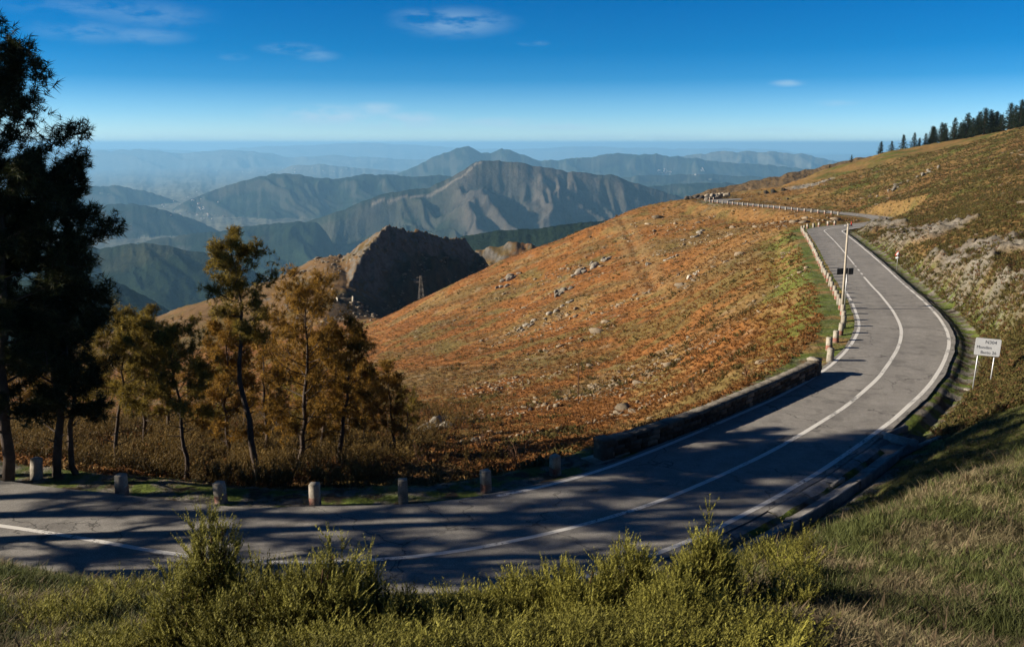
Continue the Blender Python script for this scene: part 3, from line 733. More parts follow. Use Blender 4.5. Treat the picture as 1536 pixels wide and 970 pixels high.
# ---- bracken and low scrub over the open hillside
RUST0, RUST1 = (.175, .072, .019), (.29, .138, .042)
frT = [tpl_frond(9, .42, .07, RUST0, RUST1, 400+k, .55) for k in range(5)]
frG = [tpl_frond(9, .36, .05, (.17, .10, .032), (.31, .20, .075), 420+k, .6) for k in range(4)]
frO = [tpl_frond(10, .45, .07, (.075, .062, .018), (.15, .12, .038), 440+k, .7) for k in range(4)]
def hill_mask(x, y):
    a, sd, par = road_dist(x, y)
    return ((sd > 0) & (a > 1.8)) | (y > 240) | ((y > 160) & (a > 2.0))
def patch_scatter(name, label, T, N, reg, size, keep, grow=.35, tintf=None, nrm=.25):
    x, y, z = scatter_polar(N, *reg, keep=keep); n_ = len(x)
    r = np.hypot(x, y)
    s = size*rnd(.55, 1.35, n_)*(1+grow*np.clip((r-60)/150, 0, 1.5))
    tn = 1+.28*fbm(x/6, y/6, 4, 5)[:, None]-.45*np.clip(fbm(x/22, y/22, 4, 101)+.4*fbm(x/60, y/40, 3, 107), -.1, .5)[:, None]*np.ones(3)+RNG.normal(0, .06, (n_, 1))
    if tintf is not None: tn = tn*tintf(x, y)
    V, Fc, Cc = merge_instances(T, np.stack([x, y, z-.03], 1), s, rnd(0, 6.28, n_), np.clip(tn, .2, 2.2), tilt=RNG.normal(0, nrm, (n_, 2)))
    o = mesh_np(name, V, Fc, M['leaf'], col=np.clip(Cc, .008, .6)); tag(o, label, kind='stuff'); return o
nb = lambda x, y, s, k: fbm(x/s, y/s, 4, k)
patch_scatter('bracken', None, frT, 62000, (-40, 1300, 30, 255), .62, lambda x, y: hill_mask(x, y) & (nb(x, y, 8, 103)+.5*nb(x, y, 22, 101) < .17+.06*RNG.random(len(x))) & (RNG.random(len(x)) < .9))
patch_scatter('dry_grass', None, frG, 60000, (-40, 1536, 28, 262), .6, lambda x, y: hill_mask(x, y) & (nb(x, y, 8, 103)+.5*nb(x, y, 22, 101) > .07+.08*RNG.random(len(x))))
patch_scatter('low_scrub', None, frO, 36000, (-40, 1300, 26, 262), .7, lambda x, y: hill_mask(x, y) & (nb(x, y, 5, 181)+.25*nb(x, y, 30, 107) > .2+.1*RNG.random(len(x))))
# right-hand hill: olive scrub, dry tussocks
def rh_mask(x, y):
    a, sd, par = road_dist(x, y)
    return (((sd < 0) & (a > 1.3)) | (y > 170)) & (x > 12) & ((rockmask(x, y) < .45) | ((a < 4) & (RNG.random(len(x)) < .8)) | (RNG.random(len(x)) < .10))
frR = [tpl_frond(10, .42, .06, (.085, .078, .022), (.18, .15, .05), 460+k, .7) for k in range(3)]+[tpl_frond(9, .4, .05, (.19, .13, .05), (.30, .22, .10), 470, .6), tpl_frond(9, .4, .06, (.14, .065, .03), (.22, .12, .055), 471, .6)]
patch_scatter('hill_scrub', None, frR, 66000, (1180, 1600, 34, 262), .62, lambda x, y: rh_mask(x, y) & (RNG.random(len(x)) < sst(1170, 1330, 768+F*x/y+60*fbm(x/15, y/15, 2, 3))))

# ---- scattered stones on the hillside, in bands that follow the slope
rkT = [tpl_rock(1, 500+k) for k in range(6)]
def stone_keep(x, y):
    u = (x*.55+y*.28); v_ = (-x*.3+y*.55)
    q = fbm(u/16, v_/5.5, 4, 511)+.35*fbm(x/40, y/40, 2, 512)+.38*(blob(x, y, 1080, 370, 168, 16, 20)+blob(x, y, 850, 430, 180, 10, 14)+blob(x, y, 795, 492, 140, 9, 9)+blob(x, y, 960, 352, 205, 14, 14)+blob(x, y, 690, 650, 50, 4, 5))
    return hill_mask(x, y) & (q > .15+.5*RNG.random(len(x))) & (y > 42)
x, y, z = scatter_polar(30000, 600, 1536, 45, 262, keep=stone_keep); n_ = len(x)
s = np.exp(RNG.normal(-2.0, .5, n_))*(1+.9*sst(60, 160, y)); S3 = np.stack([s*rnd(.7, 1.6, n_), s*rnd(.6, 1, n_), s*rnd(.5, 1.0, n_)], 1)
V, Fc, Cc = merge_instances(rkT, np.stack([x, y, z+s*.10], 1), S3, rnd(0, 6.28, n_), 1+RNG.normal(0, .2, (n_, 1))*np.ones(3))
o = mesh_np('scattered_stones', V, Fc, M['rock'], col=np.clip(Cc, .05, .6)); tag(o, kind='stuff')
x, y, z = scatter_polar(7000, 1240, 1560, 45, 250, keep=lambda x, y: ((fbm(x/9+y/14, y/7, 4, 531) > .2+.2*RNG.random(len(x))) | ((rockmask(x, y) > .5) & (RNG.random(len(x)) < .15))) & (road_dist(x, y)[0] > 3.2) & (road_dist(x, y)[1]*(y < 170) <= 0)); n_ = len(x)
s = np.exp(RNG.normal(-1.6, .5, n_)); S3 = np.stack([s*rnd(.8, 1.8, n_), s*rnd(.6, 1, n_), s*rnd(.5, 1.1, n_)], 1)
V, Fc, Cc = merge_instances(rkT, np.stack([x, y, z], 1), S3, rnd(0, 6.28, n_), .52+RNG.normal(0, .12, (n_, 1))*np.ones(3))
o = mesh_np('hill_stones', V, Fc, M['rock'], col=np.clip(Cc, .05, .6)); tag(o, kind='stuff')
# crag rubble
x, y, z = scatter_polar(9000, 420, 860, 235, 460, keep=lambda x, y: (fbm(x/8, y/8, 4, 541) > .02+.2*RNG.random(len(x))) & (near_poly(x, y, crag)[0] < 30+40*RNG.random(len(x)))); n_ = len(x)
s = np.exp(RNG.normal(-.55, .5, n_)); S3 = np.stack([s*rnd(.8, 1.6, n_), s*rnd(.7, 1, n_), s*rnd(.6, 1.2, n_)], 1)
V, Fc, Cc = merge_instances(rkT, np.stack([x, y, z], 1), S3, rnd(0, 6.28, n_), .8+RNG.normal(0, .15, (n_, 1))*np.ones(3))
o = mesh_np('crag_rubble', V, Fc, M['rock'], col=np.clip(Cc, .05, .6)); tag(o, kind='stuff')

# ---- outcrops that stand out one by one
def outcrop(px, py, wpx, hpx, nst, label, seed, tone=1.0, stretch=0.0):
    P, d = on_ray(px, py, 30, 420); k = d/1362; rg = np.random.default_rng(seed)
    root = empty('rock_outcrop', P); tag(root, label, 'rock', 'granite outcrops on the hillside')
    for i in range(nst):
        t = rg.uniform(-.5, .5); ox = t*wpx*k; oy = rg.uniform(-1, 1)*hpx*k*1.3-ox*stretch
        s = hpx*k*rg.uniform(.28, .62)*(1-.5*abs(t)); V, Fc = ico(2, seed*31+i, rg.uniform(.7, 1.1))
        V = V*s*np.array([1.35, 1, .9]); a = rg.normal(.4, .35); V = np.stack([V[:, 0]*math.cos(a)-V[:, 1]*math.sin(a), V[:, 0]*math.sin(a)+V[:, 1]*math.cos(a), V[:, 2]], 1)
        gx, gy = P[0]+ox, P[1]+oy; gz = g1(gx, gy)
        m1 = MB(); m1.add(V+np.array([ox, oy, gz-P[2]+s*.12]), T=Fc, col=np.array((.29, .26, .21))*tone*rg.uniform(.75, 1.15)); m1.build('stone', M['rock'], root)
for q in [(888,400,62,14,14,'long grey granite outcrop high on the hillside, left of the firebreak',1,1,-.8),
          (846,438,36,13,8,'dark jagged outcrop just below and left of the long granite outcrop',2,.75,0),
          (768,416,28,12,7,'small grey outcrop near the left skyline of the rust hillside',3,.9,0),
          (752,432,20,7,5,'low pair of stones just below the small outcrop by the left skyline',4,.95,0),
          (1038,416,40,8,7,'bright white rock slab on the hillside right of the firebreak',5,1.75,-1.2),
          (995,392,44,9,9,'flat broken outcrop at the foot of the stony band right of the firebreak',6,1,0),
          (1050,352,60,8,10,'row of weathered rocks high in the stony band below the upper road',7,1,-1),
          (766,500,14,6,3,'small pale boulder on the open hillside, left of the lower stones',8,1.5,0),
          (800,497,10,5,2,'tiny pale stone beside the small pale boulder',9,1.5,0),
          (655,640,40,26,12,'pale stepped outcrop low on the slope right of the pines',10,.9,0),
          (705,662,24,14,5,'dark stones just above the roadside, right of the pale stepped outcrop',11,.6,0),
          (820,475,90,11,14,'scatter of broken granite in the middle of the rust hillside',12,1.1,-1),
          (1372,268,80,9,14,'long grey rock ledge crossing the upper right-hand hill',13,.8,-.4),
          (1330,290,40,7,8,'lower left end of the rock ledge crossing the right-hand hill',14,.8,-.4),
          (1425,330,44,9,7,'pale flat boulders among green scrub on the right-hand hill',15,.75,-.3)]: outcrop(*q)

# ---- camera-side bank: grass
def bank_mask(x, y):
    a, sd, par = road_dist(x, y); return ((sd < 0) & (a > 1.35)) | (np.hypot(x, y) < 14)
gT = [tpl_blades(13, .17, .008, .15, .9, (.16, .135, .065), (.31, .265, .145), 600+k) for k in range(4)]+[tpl_blades(13, .19, .009, .13, .6, (.04, .052, .013), (.135, .15, .048), 620+k) for k in range(4)]+[tpl_blades(9, .2, .014, .2, .8, (.13, .095, .055), (.2, .15, .09), 640)]
def gscat(name, T, N, reg, size, keep):
    x, y, z = scatter_polar(N, *reg, keep=keep); n_ = len(x); s = size*rnd(.55, 1.3, n_)*(1+.5*fbm(x/1.1, y/1.1, 3, 33))*.9
    tn = 1+.6*fbm(x/1.3, y/1.3, 3, 6)[:, None]*np.ones(3)+.35*fbm(x/4, y/4, 2, 16)[:, None]-.16+RNG.normal(0, .1, (n_, 1))
    V, Fc, Cc = merge_instances(T, np.stack([x, y, z-.01], 1), s, rnd(0, 6.28, n_), np.clip(tn, .3, 2), tilt=RNG.normal(0, .25, (n_, 2)))
    o = mesh_np(name, V, Fc, M['grass'], col=np.clip(Cc, .01, .6)); tag(o, kind='stuff')
gq = lambda x, y: fbm(x/1.6, y/1.6, 3, 651)+.6*fbm(x/.5, y/.5, 2, 652)
gscat('dry_bank_grass', [gT[0], gT[1], gT[2], gT[3], gT[0], gT[1], gT[2], gT[3], gT[8]], 70000, (-120, 1650, 3.4, 19), 1.0, lambda x, y: bank_mask(x, y) & (gq(x, y) > -.02-.25*RNG.random(len(x))))
gscat('green_bank_grass', gT[4:8], 42000, (-120, 1650, 3.4, 19), 1.1, lambda x, y: bank_mask(x, y) & (gq(x, y) < -.05+.2*RNG.random(len(x))))
gscat('bank_turf', gT[4:8]+[gT[0], gT[8]], 45000, (900, 1600, 17, 60), .62, lambda x, y: bank_mask(x, y) & (x > -2) & (rockmask(x, y) < .5))
vT = [tpl_blades(9, .12, .014, .2, .7, (.10, .13, .03), (.19, .22, .06), 660+k) for k in range(3)]+[tpl_blades(9, .13, .014, .2, .7, (.25, .20, .10), (.34, .28, .15), 670)]
gscat('verge_grass', vT, 45000, (-60, 1400, 22, 90), .85, lambda x, y: (road_dist(x, y)[1] > 0) & (road_dist(x, y)[0] > .35) & (road_dist(x, y)[0] < 4.5) & (fbm(x/1.1, y/1.1, 4, 131) < .02+.15*RNG.random(len(x))))

# ---- heath: the dense undergrowth and the shrubs that stand out of it
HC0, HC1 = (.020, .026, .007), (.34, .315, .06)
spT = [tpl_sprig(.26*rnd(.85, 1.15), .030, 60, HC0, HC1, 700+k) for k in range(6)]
def heath(base, H, R, ns, seed, tone=1.0, plume=0.0):
    """sprigs over a domed envelope on branching stems"""
    rg = np.random.default_rng(seed); P = []; Sx = []; Tl = []
    for i in range(ns):
        a = rg.uniform(0, 2*np.pi); q = math.sqrt(rg.random()); rr = R*q
        top = H*(1-.55*q*q)*(1+.12*math.sin(a*3+seed)+.10*rg.normal())
        hz_ = top*(1-.75*rg.random()**1.7)
        P.append((rr*math.cos(a)*(.8+.2*hz_/H), rr*math.sin(a)*(.8+.2*hz_/H), max(.02, hz_-.2))); Sx.append(rg.uniform(.7, 1.25)); Tl.append((rr/R*math.cos(a)*.35+rg.normal(0, .1), rr/R*math.sin(a)*.35+rg.normal(0, .1)))
    P = np.array(P); V, Fc, Cc = merge_instances(spT, P, np.array(Sx), rg.uniform(0, 6.28, ns), tone*(1+rg.normal(0, .12, (ns, 1)))*np.ones(3), tilt=np.array(Tl))
    mb = MB()
    for i in range(0, ns, 4):
        p = P[i]; mb.tube([(0, 0, -.1), (p[0]*.35, p[1]*.35, p[2]*.5), tuple(p+np.array([0, 0, .08]))], [.012, .008, .004], k=3, cap=False, col=(.10, .07, .045))
    return V, Fc, Cc, mb
def heath_thing(px, py, d, H, R, ns, label, seed, tone=1.0):
    ns = int(ns*1.7)
    q = Pw(px, py, d); b = (q[0], q[1], g1(q[0], q[1])-.03); root = empty('heath_shrub', b)
    tag(root, label, 'shrub', 'heath shrubs along the near bank')
    V, Fc, Cc, mb = heath(b, H, R, ns, seed, tone)
    mesh_np('foliage', V, Fc, M['leaf'], col=np.clip(Cc, .005, .6), parent=root); mb.build('stem', M['rustwood'], root)
for q in [(318, 850, 7.3, 1.2, .20, 170, 'tallest heath shrub, a narrow upright plume rising in front of the road line', 1, 1.0),
          (395, 900, 6.9, .64, .52, 330, 'broad dark heath shrub right of the tallest plume', 2, .8),
          (470, 900, 6.8, .68, .42, 300, 'dense rounded heath shrub with yellow-green tips, right of the broad dark one', 3, .95),
          (513, 900, 7.0, .84, .16, 70, 'thin pointed heath sprig at the right shoulder of the dense rounded shrub', 4, 1.15),
          (553, 915, 7.2, .72, .16, 60, 'small lone heath sprig just right of the big dark clump', 5, 1.15),
          (272, 905, 7.0, .8, .25, 120, 'short heath shrub at the left foot of the tallest plume', 6, 1.0),
          (800, 935, 7.4, .55, .34, 170, 'low bushy heath in the middle of the bottom edge', 7, 1.1),
          (870, 930, 7.2, .58, .3, 160, 'bright green heath tuft just right of the middle of the bottom edge', 8, 1.15),
          (940, 925, 7.5, .74, .24, 150, 'pointed heath shrub left of the gutter end, reaching over the road edge', 9, 1.15),
          (1057, 925, 7.8, .80, .24, 170, 'upright yellow-green heath shrub standing alone against the concrete gutter', 10, 1.15),
          (690, 950, 7.0, .45, .34, 160, 'low spreading heath left of the middle of the bottom edge', 11, 1.05),
          (590, 945, 6.9, .42, .3, 130, 'dark low heath at the right foot of the big dark clump', 12, .75),
          (1010, 960, 6.8, .45, .28, 120, 'short heath in front of the lone upright shrub', 13, 1.0)]: heath_thing(*q)
def heath_carpet(x, y): return bank_mask(x, y) & (np.hypot(x, y) < 12.5) & (fbm(x/1.3, y/1.3, 3, 711)-.25*np.abs(x-.2)/3.5+.25 > .12*RNG.random(len(x)))
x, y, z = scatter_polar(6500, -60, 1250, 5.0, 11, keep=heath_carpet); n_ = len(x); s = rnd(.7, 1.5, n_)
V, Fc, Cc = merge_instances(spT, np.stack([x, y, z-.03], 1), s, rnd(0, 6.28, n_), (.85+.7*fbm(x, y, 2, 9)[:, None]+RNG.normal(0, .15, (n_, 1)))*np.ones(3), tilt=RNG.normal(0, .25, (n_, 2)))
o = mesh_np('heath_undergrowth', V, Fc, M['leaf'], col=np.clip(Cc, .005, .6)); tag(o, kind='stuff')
# gully scrub under the pines: brown-olive heath
spB = [tpl_sprig(.55, .07, 30, (.04, .027, .009), (.21, .135, .035), 730+k) for k in range(4)]
x, y, z = scatter_polar(15000, -150, 760, 26.5, 75, keep=lambda x, y: hill_mask(x, y) & (road_dist(x, y)[0] > 2.6) & ((x < -4.2+.04*(y-28)) | ((x < 1.5+.12*(y-28)) & (RNG.random(len(x)) < .16))) & (fbm(x/2.5, y/2.5, 3, 741) > -.15)); n_ = len(x); s = rnd(.7, 1.9, n_)
V, Fc, Cc = merge_instances(spB, np.stack([x, y, z-.05], 1), s, rnd(0, 6.28, n_), (1+.4*fbm(x/3, y/3, 2, 9)[:, None]+RNG.normal(0, .2, (n_, 1)))*np.ones(3), tilt=RNG.normal(0, .3, (n_, 2)))
o = mesh_np('gully_scrub', V, Fc, M['leaf'], col=np.clip(Cc, .005, .6)); tag(o, kind='stuff')

# ---- pines
def tuft_template(nn, ln, w, seed):
    rg = np.random.default_rng(seed); V = []; Fc = []
    for i in range(nn):
        u = rg.uniform(-.15, 1); a = rg.uniform(0, 2*np.pi); q = math.sqrt(1-u*u)
        d = np.array([q*math.cos(a), q*math.sin(a), u]); l = ln*rg.uniform(.7, 1.1); s_ = np.cross(d, rg.normal(size=3)); s_ /= np.linalg.norm(s_); k = len(V)
        o = np.array([0, 0, rg.uniform(-.06, .06)])
        V += [o-s_*w/2, o+s_*w/2, o+d*l]; Fc.append((k, k+1, k+2))
    return np.array(V), np.array(Fc)
tfT = [tuft_template(20, .17, .016, 800+k) for k in range(5)]
def place_tufts(P, D, S_, tint, c0, c1, rg):
    Vs, Fs, Cs, n_ = [], [], [], 0
    D = D/np.linalg.norm(D, axis=1)[:, None]; up = np.where(np.abs(D[:, 2:3]) < .9, np.array([[0, 0, 1.]]), np.array([[1., 0, 0]]))
    A = np.cross(up, D); A /= np.linalg.norm(A, axis=1)[:, None]; B = np.cross(D, A)
    wh = rg.integers(0, len(tfT), len(P))
    for k, (tv, tf) in enumerate(tfT):
        ii = np.nonzero(wh == k)[0]
        if not len(ii): continue
        V = (tv[None, :, 0:1]*A[ii][:, None]+tv[None, :, 1:2]*B[ii][:, None]+tv[None, :, 2:3]*D[ii][:, None])*S_[ii][:, None, None]+P[ii][:, None]
        q = rg.random((len(ii), len(tf), 1)); cc = (np.array(c0)*(1-q)+np.array(c1)*q)*tint[ii][:, None, None]
        Cs.append(np.repeat(cc, 3, 1).reshape(-1, 3)); Vs.append(V.reshape(-1, 3)); Fs.append((tf[None]+(np.arange(len(ii))*len(tv))[:, None, None]+n_).reshape(-1, 3)); n_ += len(ii)*len(tv)
    return np.vstack(Vs), np.vstack(Fs), np.vstack(Cs)
def make_pine(h, lean, lo, spread, nb_, puffs, tufts, c0, c1, seed, shape=1.0, bare=4, tsz=1.0, bow=0.0, parent=None, link=True):
    rg = np.random.default_rng(seed); t = np.linspace(0, 1, 14)
    wob = np.cumsum(rg.normal(0, .012*h, (14, 2)), 0); wob -= wob[0]
    T = np.stack([lean[0]*h*t**1.2+wob[:, 0]*.8+bow*h*np.sin(t*np.pi), lean[1]*h*t**1.2+wob[:, 1]*.8, h*t-.15], 1)
    R0 = .012*h+.035; mb = MB(); mb.tube(T, R0*(1-t*.88), k=8, col=(1, 1, 1))
    P, D, Sz, Ti = [], [], [], []
    def trunk(q): return np.array([np.interp(q, t, T[:, k]) for k in range(3)])
    for i in range(nb_+bare):
        dead = i >= nb_
        q = lo*rg.uniform(.45, 1) if dead else lo+(1-lo)*((i+.5*rg.random())/nb_)**.85
        b0 = trunk(q); az = i*2.4+rg.uniform(-.5, .5)
        u = (q-lo)/(1-lo) if not dead else 0
        L_ = spread*(.35+.65*math.sin(math.pi*min(1, (1-u)**shape*.72+.14)))*rg.uniform(.65, 1.15)*(.55 if dead else 1)
        el = rg.uniform(-.15, .35)+.7*u
        d = np.array([math.cos(az)*math.cos(el), math.sin(az)*math.cos(el), math.sin(el)])
        s_ = np.linspace(0, 1, 6); crv = rg.uniform(.05, .3)
        B_ = b0+d*L_*s_[:, None]+np.array([0, 0, 1])*(crv*L_*s_**2)[:, None]+np.cumsum(rg.normal(0, .03*L_, (6, 3)), 0)*s_[:, None]
        mb.tube(B_, (R0*(1-q*.8)*.38)*(1-s_*.8), k=5, cap=False, col=(1, 1, 1))
        if dead: continue
        for j in range(puffs):
            sj = rg.uniform(.35, 1) if j else 1.0
            e0 = np.array([np.interp(sj, s_, B_[:, k]) for k in range(3)])
            dd = d*.6+rg.normal(0, .55, 3)+np.array([0, 0, .45]); dd /= np.linalg.norm(dd); ll = L_*rg.uniform(.12, .34)+.1
            e1 = e0+dd*ll; mb.tube([e0, (e0+e1)/2+rg.normal(0, .03, 3), e1], [R0*.12, R0*.09, R0*.05], k=3, cap=False, col=(1, 1, 1))
            for m_ in range(tufts):
                a = rg.uniform(.1, 1.05); off_ = rg.normal(0, .09+.035*L_, 3)*(1.1-.4*a)
                P.append(e0+(e1-e0)*a+off_); D.append(dd*.7+np.array([0, 0, .5])+off_*1.5+rg.normal(0, .3, 3)); Sz.append(tsz*rg.uniform(.75, 1.3)); Ti.append(rg.uniform(.7, 1.25))
    P, D = np.array(P), np.array(D)
    V, Fc, Cc = place_tufts(P, D, np.array(Sz), np.array(Ti), c0, c1, rg)
    a = mb.build('trunk', M['bark'], parent, smooth=True, link=link); b = mesh_np('crown', V, Fc, M['leaf'], col=np.clip(Cc, .004, .6), parent=parent, link=link)
    return a, b
PG0, PG1 = (.016, .024, .010), (.06, .068, .022); PY0, PY1 = (.06, .052, .013), (.40, .29, .05); PB0, PB1 = (.09, .055, .012), (.46, .26, .04)
def pine(px, d, h, lean, lo, spread, nb_, puffs, tufts, pal, seed, label, name='pine_tree', xy=None, **kw):
    if xy is None:
        q = Pz(px, d, -10.5); bx, by = q[0], q[1]
    else: bx, by = xy
    root = empty(name, (bx, by, g1(bx, by))); tag(root, label, 'tree', kw.pop('group', 'pines beyond the road'))
    make_pine(h, lean, lo, spread, nb_, puffs, tufts, pal[0], pal[1], seed, parent=root, **kw); return root
G_, Y_, B_p = (PG0, PG1), (PY0, PY1), (PB0, PB1)
pine(14, 27.7, 12.4, (.035, 0), .18, 2.2, 46, 8, 14, G_, 11, 'huge dark pine at the left edge, trunk leaning slightly right behind the first bollard', tsz=1.35, shape=.8)
pine(-46, 28.2, 12.8, (.0, .0), .18, 2.3, 46, 9, 14, G_, 12, 'tall dark pine half outside the left edge, its crown merging with the huge one', tsz=1.5, shape=.8)
pine(86, 28.3, 9.0, (-.03, .0), .22, 1.7, 38, 8, 16, G_, 13, 'dark pine between the huge left pine and the slim bare-trunked one', tsz=1.4)
pine(118, 28.6, 5.7, (.0, .02), .46, 1.15, 19, 5, 15, G_, 14, 'slim pine with a bare trunk just right of the huge dark pines', bare=6)
pine(170, 31, 4.7, (.13, .0), .50, 1.35, 19, 5, 13, Y_, 15, 'small pine whose trunk leans right, behind the second bollard', bare=8)
pine(275, 30.2, 5.0, (-.03, .0), .46, 1.25, 19, 5, 13, Y_, 16, 'thin straight pine with a flat open crown between the second and third bollards', bare=8)
pine(388, 30.8, 8.3, (-.01, .0), .62, .95, 20, 6, 13, Y_, 17, 'tall slender pine with a long bare trunk and a small top crown, nearest the roadside', bare=7, bow=.018)
pine(446, 33, 6.5, (.02, .0), .18, 1.65, 36, 6, 10, B_p, 18, 'bushy golden-brown pine right behind the tall slender one', bare=3)
pine(505, 33.5, 5.0, (.12, .0), .34, 1.0, 20, 5, 13, B_p, 19, 'small crooked pine leaning right with a lone tuft on top', bare=5)
pine(588, 39, 3.9, (.0, .0), .3, .75, 16, 4, 11, B_p, 20, 'last thin brown pine at the right end of the group', bare=4)
pine(342, 37, 5.6, (.02, 0), .22, 1.3, 27, 6, 13, B_p, 21, 'brown leafy pine standing back between the thin pine and the tall slender pine')
pine(215, 38, 5.3, (-.03, 0), .25, 1.3, 25, 6, 13, Y_, 22, 'pine set back in the gully, left of the thin straight pine')
pine(480, 41, 5.4, (.03, 0), .2, 1.3, 27, 6, 13, B_p, 23, 'brown pine in the gully just right of the bushy golden one')
pine(545, 46, 4.3, (-.03, 0), .2, 1.0, 20, 5, 13, B_p, 24, 'young brown pine behind the small crooked pine')
# younger trees filling the gully: copies of two kinds
kinds = [make_pine(4.2, (.03, 0), .18, 1.1, 20, 5, 8, *B_p, 31, link=False), make_pine(3.6, (-.04, .02), .3, 1.0, 16, 5, 8, *Y_, 32, link=False), make_pine(4.8, (.0, .03), .25, 1.2, 20, 5, 8, *B_p, 33, link=False)]
def copy_tree(kind, name, x, y, rz, s, label, group, cat='tree'):
    r = empty(name, (x, y, g1(x, y)), rz); wd = rnd(1.15, 1.75) if name == 'conifer' else 1; r.scale = (s*wd, s*wd, s); tag(r, label, cat, group)
    for p_ in kind:
        c = p_.copy(); C.objects.link(c); c.parent = r
    return r
fill = [(95,44),(150,50),(250,46),(300,52),(330,44),(400,40),(410,52),(455,50),(520,56),(560,60),(130,62),(190,58),(30,44),(60,56),(360,60),(460,66),(610,50)]
for i, (px, d) in enumerate(fill):
    q = Pz(px, d, -14)
    copy_tree(kinds[i % 3], 'young_pine', q[0], q[1], rnd(0, 6.28), rnd(.75, 1.1), 'young brownish pine in the shaded gully behind the roadside pines', 'young pines filling the gully')
# trees outside the left edge that throw their shade over the road and the bank
for i, (x_, y_, h_, lb) in enumerate([(-20.5, 17.9, 15.5, 'shorter pine on the near bank left of the view, closest to the camera'), (-26, 18.6, 14.8, 'medium pine on the near bank left of the view, behind the shorter one'), (-18.6, 19.3, 19, 'pine on the near bank left of the view'), (-22.8, 21.2, 21, 'pine on the near bank left of the view, second from the right'), (-27, 22, 22, 'third pine on the near bank left of the view'), (-32, 23.2, 23, 'fourth pine on the near bank left of the view')]):
    pine(0, 0, h_, (.0, .0), .12, 3.0, 34, 6, 8, G_, 50+i, lb, xy=(x_, y_), group='pines left of the view', tsz=1.6, shape=.8)

# bare brushwood at the road edge
def bare_bush(px, py, h, n, label, seed, col=(.16, .10, .07)):
    P, d = on_ray(px, py, 20, 120); rg = np.random.default_rng(seed); mb = MB()
    for i in range(n):
        a = rg.uniform(0, 6.28); e = rg.uniform(.7, 1.5); L_ = h*rg.uniform(.5, 1)
        p = np.zeros(3); dr = np.array([math.cos(a)*math.cos(e), math.sin(a)*math.cos(e), math.sin(e)]); pts = [p+0]
        for k in range(4): p = p+dr*L_/4; dr = dr+rg.normal(0, .22, 3); dr /= np.linalg.norm(dr); pts.append(p+0)
        mb.tube(pts, [.022, .017, .012, .008, .004], k=4, cap=False, col=(1, 1, 1))
        for m_ in range(4):
            k = rg.integers(1, 4); q = pts[k]; dd = dr+rg.normal(0, .6, 3); dd /= np.linalg.norm(dd)
            mb.tube([q, q+dd*L_*.2, q+dd*L_*.35+rg.normal(0, .03, 3)], [.010, .007, .003], k=3, cap=False, col=(1, 1, 1))
    o = mb.build('bare_shrub', M['rustwood']); o.location = P; tag(o, label, 'shrub', 'leafless shrubs by the road')
bare_bush(775, 700, 1.5, 9, 'leafless shrub with dark twisted stems left of the last bollard before the wall', 3)
bare_bush(755, 690, 1.1, 6, 'smaller leafless shrub just left of the twisted one', 4)
bare_bush(630, 700, 1.0, 8, 'thin leafless shrub behind the fifth bollard', 5)
bare_bush(720, 672, 1.0, 8, 'leafless shrub by the dark stones above the verge', 6)
bare_bush(1120, 568, .9, 10, 'pale dry shrub behind the middle of the stone wall', 7)
bare_bush(1040, 590, .9, 10, 'dry shrub behind the near half of the stone wall', 8)

# ---- skyline conifers on the right
def make_conifer(h, r, seed):
    rg = np.random.default_rng(seed); mb = MB(); mb.tube([(0, 0, -.3), (0, 0, h*.97)], [.16, .02], k=6, col=(1, 1, 1)); P, D, S_, T_ = [], [], [], []
    n_ = 46
    for i in range(n_):
        q = .08+.9*(i/n_); L_ = r*(1-q)**1.1*rg.uniform(.45, 1.2)+.08; az = i*2.4+rg.uniform(-.6, .6); el = -.25+.5*q
        d = np.array([math.cos(az)*math.cos(el), math.sin(az)*math.cos(el), math.sin(el)]); b0 = np.array([0, 0, q*h])
        mb.tube([b0, b0+d*L_], [.03, .01], k=3, cap=False, col=(1, 1, 1))
        for s_ in np.linspace(.2, 1, 6):
            for _ in range(3): P.append(b0+d*L_*s_+rg.normal(0, .16, 3)); D.append(d+rg.normal(0, .5, 3)+np.array([0, 0, .2])); S_.append(rg.uniform(1.5, 2.4)*(1.1-.6*q)); T_.append(rg.uniform(.6, 1.2))
    V, Fc, Cc = place_tufts(np.array(P), np.array(D), np.array(S_), np.array(T_), (.010, .018, .009), (.035, .05, .018), rg)
    return mb.build('trunk', M['bark'], None, link=False), mesh_np('crown', V, Fc, M['leaf'], col=Cc, link=False)
con = [make_conifer(7, 2.3, 900), make_conifer(7, 2.8, 901), make_conifer(7, 2.0, 902), make_conifer(7, 2.5, 903)]
sky_px = [(1247,9,'tiny lone conifer farthest down the skyline'),(1279,11,'small lone conifer, second on the skyline from the left'),(1322,20,'first of the taller skyline conifers, spindly'),(1338,15,'second taller skyline conifer, short'),(1355,26,'third taller skyline conifer, standing clear of the row'),(1371,24,''),(1379,17,''),(1388,22,''),(1397,30,''),(1411,32,''),(1418,22,''),(1430,34,''),(1439,26,''),(1448,36,''),(1457,28,''),(1466,34,''),(1474,38,''),(1483,32,''),(1492,28,''),(1500,24,''),(1511,38,''),(1518,34,''),(1527,40,''),(1535,38,''),(1545,40,''),(1556,38,'')]
sky_d = np.interp([q[0] for q in sky_px], [1240, 1320, 1440, 1560], [272, 268, 258, 238])
for i, (px, hp, lb) in enumerate(sky_px):
    d = sky_d[i]+rnd(0, 5); q = Pz(px, d, 0); h_ = hp*d/F
    lb = lb or 'dark conifer in the dense row along the right-hand skyline'
    copy_tree(con[i % 4], 'conifer', q[0], q[1], rnd(0, 6.28), h_/7*1.05, lb, 'conifers on the right-hand skyline')
